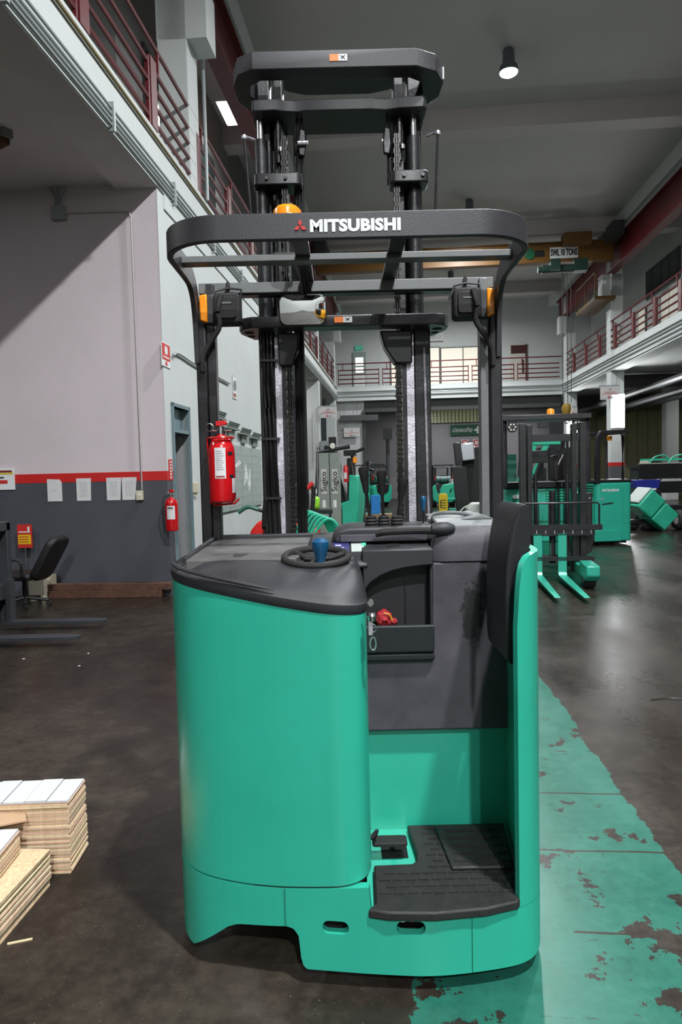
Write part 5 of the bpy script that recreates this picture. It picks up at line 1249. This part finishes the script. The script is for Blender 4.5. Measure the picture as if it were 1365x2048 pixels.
# --- pallet truck handle and red machine against the white wall
t = thing('floor_sweeper', 'red machine with rounded body behind the left hoses', 'machine', (-1.06, 9.5, 0), 0)
obj('body', pro([(-.24, 0.08), (.75, .08), (.75, .85), (.2, 1.0), (-.10, .98), (-.22, .84)], 'y', 0, .5), mat('bright_red', (.62, .015, .01), .4), t, bev=.04)
wheel(t, (.0, .25, .1), .1, .1); wheel(t, (.6, .25, .1), .1, .1); obj('cap', bxo(.3, .6, .1, .4, .98, 1.02), plas, t)
t = thing('tiller_arm', 'dark green tiller handle pointing left in front of the white wall', 'handle', (-.86, 8.4, 0), 0)
obj('post', tub([(.22, .1, 0), (.22, .1, 1.06)], .03, 8), blk, t); obj('foot', bxo(.05, .4, -.1, .3, 0, .06), blk, t)
obj('arm', tub([(.22, .1, 1.05), (.05, 0, 1.13), (-.15, -.05, 1.20)], .028, 8, scales=[1.2, 1, .8]), blk, t); obj('grip', tub(curve([(-.15, -.05, 1.20), (-.28, -.05, 1.235), (-.40, -.05, 1.17)], 4), .026, 8, scales=None), mat('grip_green', (.02, .11, .07), .45), t)
t = thing('work_cart', 'low teal cart with coiled hoses and cables behind the left chain', 'cart', (-.42, 9.0, 0), 0)
for i in range(6): obj('hose_coil', tub(curve([(-.25+.04*i, -.05*i, .65), (-.05+.05*i, -.05*i, 1.12-.02*i), (.22+.03*i, -.05*i, .95), (.32+.02*i, -.05*i, .55)], 5), .022, 6), teal_far, t)
obj('bed', bxo(-.4, .45, -.4, .4, .15, .6), teal_far, t, bev=.02); wheel(t, (-.3, 0, .12), .12, .08); wheel(t, (.35, 0, .12), .12, .08)
t = thing('spray_bottle', 'white spray bottle standing on a dark cart with a red handle', 'bottle', (-.40, 9.75, 1.125), 0)
obj('bottle', lat([(0, 0), (.05, 0), (.055, .03), (.055, .17), (.03, .23), (.02, .26), (0, .26)], n=14), white, t); obj('cap', lat([(0, .26), (.022, .26), (.02, .31), (0, .31)], n=12), redflat, t)
t = thing('tool_trolley', 'black tool trolley with red handle and bright green bag behind the chain', 'trolley', (-.47, 9.75, 0), 0)
obj('tray', bxo(-.3, .35, -.2, .2, 1.06, 1.12), blk, t); obj('tray', bxo(-.3, .35, -.2, .2, .35, .4), blk, t)
for x_ in (-.28, .3): obj('leg', bxo(x_, x_+.03, -.18, .18, .0, 1.1), blk, t)
obj('handle', tub(curve([(.02, -.22, .75), (.08, -.24, 1.2), (.10, -.22, 1.45)], 5), .03, 8), blk, t); obj('handle_top', tub([(.0, -.22, 1.42), (.09, -.22, 1.5)], .035, 8), redflat, t)
obj('bag', bxo(.06, .17, -.1, .1, 1.12, 1.30), mat('lime', (.25, .55, .03), .6), t, bev=.04); obj('bag_black', bxo(-.25, -.08, -.1, .15, 1.12, 1.5), rub, t, bev=.04)
obj('rag', bxo(.06, .13, -.1, .05, 1.32, 1.42), paper, t, bev=.03)
# --- things far behind the levers and mast
t = thing('pedestal_fan', 'black pedestal fan on a teal stand in front of the far wall', 'fan', W(-1.17, 26.5, 0), -WY)
rf = obj('cage', tub([(.25*math.cos(a*PI/12), 0, 1.82+.25*math.sin(a*PI/12)) for a in range(24)], .02, 6, up=(0, 1, 0), closed=True), blk, t)
for i in range(12): obj('cage_wire', tub([(0, -.08, 1.82), (.25*math.cos(i*PI/6), 0, 1.82+.25*math.sin(i*PI/6))], .005, 4), blk, rf)
for i in range(3):
    a_ = i*2*PI/3+.4; obj('blade', bxo(.04, .22, -.01, .01, -.05, .05, M=Matrix.Translation((0, .02, 1.82)) @ Matrix.Rotation(a_, 4, 'Y') @ Matrix.Rotation(.4, 4, 'X')), blk, rf)
obj('motor', tub([(0, .05, 1.82), (0, .2, 1.82)], .07, 12), blk, t); obj('pole', tub([(0, .12, .1), (0, .12, 1.75)], .05, 8), teal_far, t); obj('base', bxo(-.3, .3, -.2, .5, 0, .1), teal_far, t); obj('top_clip', bxo(-.06, .06, -.05, .05, 2.07, 2.14), blk, t)
t = thing('blue_cabinet', 'bright blue metal box standing between the levers in the distance', 'cabinet', W(-.86, 25.5, 0), -WY)
obj('body', bxo(-.17, .17, -.15, .15, .12, .82), blue, t, bev=.01); obj('door_panel', bxo(-.14, .14, -.16, -.15, .16, .78), mat('blue_door', (.02, .25, .7), .4), t); obj('pallet', bxo(-.4, .6, -.3, .3, 0, .12), mat('tan_pallet', (.35, .25, .15), .8), t)
t = thing('cardboard_box', 'brown cardboard box left of the first lever', 'box', W(-2.05, 23, .452), -WY); obj('body', bxo(-.25, .30, -.2, .2, 0, .45), card, t, bev=.01); obj('flap', bxo(-.3, .1, -.2, .2, .45, .47, M=Matrix.Rotation(.08, 4, 'Y')), card, t)
t = thing('scrap_table', 'dark low table with scattered parts left of the first lever', 'table', W(-1.9, 23, 0), -WY); obj('top', bxo(-.6, .8, -.5, .5, .38, .45), blk, t)
for x_ in (-.55, .7): obj('leg', bxo(x_, x_+.06, -.45, .45, 0, .4), blk, t)
obj('rag_pile', blob((.35, 0, .48), .14, 3), mat('dirty_rag', (.35, .3, .27), .9), t)
t = thing('wet_floor_sign', 'yellow floor caution stand in front of the far small truck', 'sign', W(1.76, 27.3, 0), -WY)
obj('board', pro(rrect(-.17, .17, .0, .74, .05), 'y', -.12, -.08), yellow, t, bev=.01); obj('board', pro(rrect(-.17, .17, .0, .74, .05), 'y', .10, .14), yellow, t, bev=.01); obj('hinge', bxo(-.12, .12, -.1, .12, .72, .78), yellow, t)
for k_ in range(4): obj('lettering', bxo(-.10, .10, -.125, -.12, .2+k_*.1, .23+k_*.1), black_t, t)
obj('lettering', bxo(-.12, -.08, -.125, -.12, .2, .52), black_t, t)
t = thing('open_carton', 'tan cardboard carton with open flaps beside the floor stripes', 'box', W(1.62, 18.3, 0), -WY)
obj('body', bxo(-.12, .12, -.12, .12, 0, .42), card, t); obj('flap', bxo(-.22, -.12, -.1, .1, .38, .40, M=Matrix.Rotation(.25, 4, 'Y')), card, t); obj('flap', bxo(.10, .22, -.1, .1, .44, .46, M=Matrix.Rotation(-.2, 4, 'Y')), card, t)
t = thing('charger_unit', 'white charger cabinet with a black socket behind the truck hood', 'charger', W(1.46, 13.0, 0), -WY)
obj('case', pro([(-.20, 0), (.30, 0), (.30, 1.02), (-.08, 1.02), (-.18, .92)], 'y', -.2, .3), mat('charger_white', (.45, .45, .42), .5), t, bev=.02); obj('panel', bxo(.0, .28, -.215, -.2, .70, 1.0), mat('panel_grey', (.32, .33, .30), .5), t)
obj('socket', lat([(0, 0), (.07, 0), (.07, .03), (0, .03)], (.12, -.2, .58), 16, RX4), blk, t); obj('socket_face', lat([(0, 0), (.035, 0), (.035, .005), (0, .005)], (.12, -.232, .58), 12, RX4), white, t)
obj('cable', tub(curve([(-.1, -.1, 1.0), (-.3, -.2, .9), (-.55, -.3, .5), (-.7, -.3, .1)], 6), .012, 6), mat('cable_pale', (.4, .45, .35), .5), t)
t = thing('wooden_plank', 'light wooden plank leaning behind the charger cabinet', 'plank', W(1.72, 14.8, 0), -WY)
obj('plank', bxo(-.045, .045, -.02, .02, 0, 1.78, M=Matrix.Rotation(.13, 4, 'Y')), mat('pale_timber', (.42, .25, .12), .7), t)
t = thing('folded_mast', 'tall black mast section with foil covered top leaning near the right post', 'mast', W(1.75, 17.5, 0), -WY)
Mf = Matrix.Rotation(-.09, 4, 'Y')
obj('slab', bxo(-.18, .18, -.1, .1, .3, 1.75, M=Matrix.Translation((-.05, 0, 0)) @ Mf), blk, t, bev=.02); obj('slab', bxo(.0, .5, 0, .25, .2, 2.2, M=Matrix.Translation((.05, .1, 0)) @ Mf), rub, t, bev=.02)
obj('foil_head', bxo(.02, .36, -.14, .1, 1.88, 2.32, M=Mf), mat('foil', (.55, .55, .6), .3, .8), t, bev=.03); obj('dark_head', bxo(-.14, .04, -.14, .1, 1.78, 2.36, M=Mf), blk, t, bev=.02)
obj('base', bxo(-.4, .6, -.3, .5, 0, .3), teal_far, t, bev=.02); obj('lamp', lat([(0, 0), (.05, 0), (.04, .12), (0, .12)], (.52, -.1, 1.75), 10), orange, t); obj('stick', tub([(.46, -.1, 1.0), (.50, -.1, 1.75)], .02, 6), mat('rust', (.08, .035, .015), .9), t)
t = thing('teal_chassis', 'low teal chassis with curved arms in front of the far grey wall', 'machine', W(2.75, 28.5, 0), -WY)
obj('arm', pro([(-1.0, .95), (-.9, 1.10), (-.2, 1.22), (-.1, 1.05), (-.6, .9), (-.7, .55), (-.2, .55), (-.2, .45), (-1.1, .45)], 'y', 0, .4), teal_far, t, bev=.04); obj('body', bxo(-.2, .8, 0, .8, .2, .9), teal_far, t, bev=.04); wheel(t, (-.8, .2, .22), .22, .2); wheel(t, (.5, .2, .22), .22, .2)
obj('drum', lat([(0, 0), (.15, 0), (.15, .2), (0, .22)], (-.5, .2, 1.1), 12), steel_d, t)
# teal stack behind the right post with label board
t = thing('label_column', 'grey post with black vertical lettering behind the right guard post', 'stacker', W(1.72, 12.4, 0), -WY)
obj('post', bxo(-.07, .08, 0, .1, .1, 1.98), mat('post_grey', (.40, .38, .35), .6), t, bev=.006); text('lettering', 'Sugico', .15, (.0, -.006, 1.62), RX @ Matrix.Rotation(PI/2, 3, 'Z'), black_t, t, off=.0015)
obj('base', bxo(-.3, .3, -.1, .4, 0, .12), blk, t); obj('back_frame', bxo(.1, .40, .1, .3, .1, 1.9), mat('teal_dark', (.01, .10, .07), .5), t)
# hanging and wall signs
def hang(label, u, v, z, w_, h_, big, small=None, m=mat('sign_white', (.58, .56, .55), .6)):
    t = thing('hanging_sign', label, 'sign', W(u, v, z), -WY)
    obj('board', bxo(0, w_, 0, .04, 0, h_), m, t); obj('strip', bxo(.05, w_-.05, -.006, 0, h_*.42, h_*.45), red_t, t)
    text('lettering', big, h_*.22, (w_/2, -.01, h_*.74), RX, black_t, t); text('lettering', small or 'Area', h_*.15, (w_/2, -.01, h_*.56), RX, red_t, t)
    obj('logo', bxo(w_*.4, w_*.47, -.008, 0, h_*.1, h_*.26), red_t, t); obj('logo_text', bxo(w_*.49, w_*.72, -.008, 0, h_*.12, h_*.22), mat('faint_print', (.35, .35, .37), .8), t)
    obj('bracket', bxo(-.05, w_, .0, .06, h_, h_+.05), conduit_m, t)
    for x_ in (.08, w_-.08): obj('hanger', tub([(x_, .03, h_), (x_, .03, 5.5-z)], .01, 5), conduit_m, t)
hang('white sign board fixed beside the farther left column under the balcony', -3.14, 27.72, 3.93, .70, .44, 'AF', 'Forklift Area')
hang('smaller white sign on the far left wall below the hanging sign', -2.85, 36.4, 3.62, .85, .46, 'A', 'Parts')
hang('white sign board on the nearer right column', 8.10, 28.2, 4.36, .72, .52, '17', 'Heavy Truck')
hang('white sign board behind the crane hook at the farther right column', 8.32, 35.4, 4.22, .72, .50, '18', 'Reach')
t = thing('safety_board', 'dark green safety first board with a white cross on the far wall', 'sign', W(3.35, 43.9, 3.92), -WY)
obj('board', bxo(0, 3.0, 0, .05, 0, .68), mat('sign_green', (.02, .09, .05), .5), t)
text('lettering', 'ปลอดภัย', .36, (.75, -.01, .34), RX, white, t, off=.004); text('lettering', 'SAFETY', .34, (2.15, -.01, .34), RX, white, t, off=.004, align='LEFT', sx=.6)
obj('cross', pro([(1.5, .27), (1.65, .27), (1.65, .12), (1.78, .12), (1.78, .27), (1.93, .27), (1.93, .40), (1.78, .40), (1.78, .55), (1.65, .55), (1.65, .40), (1.5, .40)], 'y', -.01, 0), white, t)
for i, (c_, lb_) in enumerate(((red_t, 'left round red prohibition sign on the far wall'), (red_t, 'middle round red prohibition sign on the far wall'), (mat('sign_blue', (.02, .1, .3), .5), 'round blue mandatory sign on the far wall'))):
    t = thing('safety_sign', lb_, 'sign', W(4.25+i*.72, 43.9, 3.05), -WY, 'round signs on the far wall')
    obj('plate', bxo(-.22, .22, 0, .02, 0, .62), paper, t); obj('disc', lat([(0, 0), (.2, 0), (.2, .01), (0, .01)], (0, 0, .4), 18, RX4), c_, t); obj('centre', lat([(0, 0), (.13, 0), (.13, .012), (0, .012)], (0, 0, .4), 16, RX4), paper if i < 2 else c_, t); obj('text_bar', bxo(-.2, .2, -.01, 0, .02, .14), c_, t)
t = thing('exit_sign', 'green exit sign over the far gallery door', 'sign', W(-2.3, 38.9, 8.62), -WY); obj('case', bxo(0, .42, 0, .06, 0, .24), mat('exit_green', (.02, .3, .2), .5, emit=(.05, .6, .4), estr=.25), t); text('lettering', 'EXIT', .17, (.21, -.01, .12), RX, white, t)
t = thing('air_unit', 'air conditioner unit on the far upper wall beside the mast plate', 'air conditioner', W(1.75, 38.78, 8.95), -WY); obj('case', bxo(0, .9, 0, .2, 0, .42), paper, t, bev=.02); obj('grille', bxo(.1, .8, -.01, 0, .1, .3), blk, t)
# floodlight and dark switchboard at the back left
t = thing('switch_cabinet', 'grey switch cabinet hanging at the far left column', 'cabinet', W(-2.85, 27.72, 2.45), -WY); obj('case', bxo(-.3, .0, 0, .2, 0, .55), conduit_m, t); obj('case', bxo(.05, .35, 0, .2, -.1, .7), blk, t); obj('bracket', bxo(-.45, .35, .08, .2, .2, .3), blk, t)
for i, v_ in enumerate((19.4, 27.7)):
    t = thing('column_tubes', ('vertical pipes on the nearer left column', 'vertical pipes on the farther left column')[i], 'pipe', W(UL+.05, v_, 2.2), -WY)
    for du in (-.32, -.22, -.12): obj('tube', tub([(du, -.03, 0), (du, -.03, 2.0)], .018, 6), mat('edge_white', (.4, .4, .38), .5), t)
t = thing('fire_label', 'small orange fire label on the nearer left column', 'label', W(UL+.05, 19.4, 2.35), -WY); obj('plate', bxo(-.08, .08, -.02, 0, 0, .55), mat('sticker_orange', (.8, .2, .03), .5), t); obj('print', bxo(-.04, .04, -.025, -.02, .25, .45), paper, t)
t = thing('steel_post', 'thin grey post with speaker box before the far grey wall', 'post', W(-.55, 38, 0), -WY); obj('pole', tub([(0, 0, 0), (0, 0, 3.6)], .10, 8), mat('dark_pipe', (.07, .075, .075), .5), t); obj('box', bxo(-.25, .25, -.15, .15, 3.5, 4.1), blk, t)
# painted stripes on the floor far back are thin painted bars
for i in range(3):
    o = obj('floor_stripe', bxo(2.2, 3.4, 27.6+i*1.3, 28.2+i*1.3, .001, .003), teal_far); o.rotation_euler = (0, 0, -WY); tag(o, ('nearest teal stripe painted on the far floor', 'middle teal stripe painted on the far floor', 'farthest teal stripe painted on the far floor')[i], 'floor marking', 'stripes on the far floor')
# ---------------------------------------------------------------- plywood strips at the lower left
PE = [mat('plywood_edge', (.60, .44, .27), .75), mat('plywood_edge_pink', (.58, .38, .28), .75, bump=.4, bscale=200, var=.2, vscale=60), mat('plywood_edge_pale', (.68, .56, .36), .75, bump=.4, bscale=200, var=.2, vscale=60)]
def ply_stack(label, loc, rz, L, w_, n, th, top=None, group='plywood stacks'):
    t = thing('plywood_stack', label, 'plywood', loc, rz, group)
    base = [obj('plywood_sheet', bxo(-L/2, L/2, -w_/2, w_/2, 0, th*.93), m, t) for m in PE]
    for i in range(n):
        q = base[i] if i < 3 else inst(base[i % 3])
        q.location = (random.uniform(-.004, .004), random.uniform(-.004, .004), i*th); q.rotation_euler = (0, 0, random.uniform(-.006, .006))
    if top:
        k_ = int(L/.085)
        for i in range(k_): obj('top_strip', bxo(-L/2+i*L/k_+.002, -L/2+(i+1)*L/k_-.002, -w_/2, w_/2, n*th, n*th+.008+.003*(i % 2)), mat('white_laminate', (.52, .52, .54), .6), t)
    return t
a0, a1 = flo(0, 1800, .155), flo(96, 1697, .155)
dirv = (a1-a0); dirv.z = 0; ang_ = math.atan2(dirv.y, dirv.x); dn = dirv.normalized(); nn = Vector((-dn.y, dn.x, 0))
corner = flo(122, 1622, .28) if 0 else None
PB = flo(104, 1768, 0)
ply_stack('plywood stack with white top strips, farthest right of the pile', (-1.36, 2.80, .0), .04, .44, .20, 44, .00675, top=True)
c1 = a0 + dn*(-.02) + nn*.14
ply_stack('long diagonal plywood sheets lying flat across the pile', (a1.x - dn.x*.42 + nn.x*.11, a1.y - dn.y*.42 + nn.y*.11, .0), ang_, .86, .22, 22, .00675)
bpt = at(0, 1715, 2.45)
ply_stack('small plywood stack with white top at the left picture edge', (-1.43, 2.50, .150), .04, .30, .17, 14, .00675, top=True)
t = obj('cardboard_sheet', bxo(-.16, .16, -.12, .12, 0, .006), card); t.location = (-1.47, 2.66, .268); t.rotation_euler = (.0, .06, .5); tag(t, 'brown cardboard flap lying between the plywood stacks', 'cardboard')
# small litter on the floor
for i, (px, py) in enumerate(((47, 1318), (158, 1332), (177, 1307))):
    p = flo(px, py); o = obj('paper_scrap', pro([(-.012, -.004), (.010, -.007), (.014, .004), (-.006, .008)], 'z', .0005, .003), white); o.location = p; o.rotation_euler = (0, 0, i)
    tag(o, ('larger white scrap on the floor left of the forks', 'white scrap on the floor right of the fork shadows', 'tiny white scrap near the lower fork')[i], 'litter')
o = obj('wire_piece', tub(curve([(0, 0, .004), (.15, .02, .004), (.3, -.05, .004), (.42, -.03, .01)], 4), .003, 5), blk); o.location = flo(1302, 1400); tag(o, 'thin bent wire lying on the bare floor at the right', 'wire')
o = obj('wood_splinter', bxo(-.04, .04, -.003, .003, 0, .005), ply); o.location = flo(40, 1884); o.rotation_euler = (0, 0, .3); tag(o, 'pale wood splinter on the floor below the plywood', 'litter')
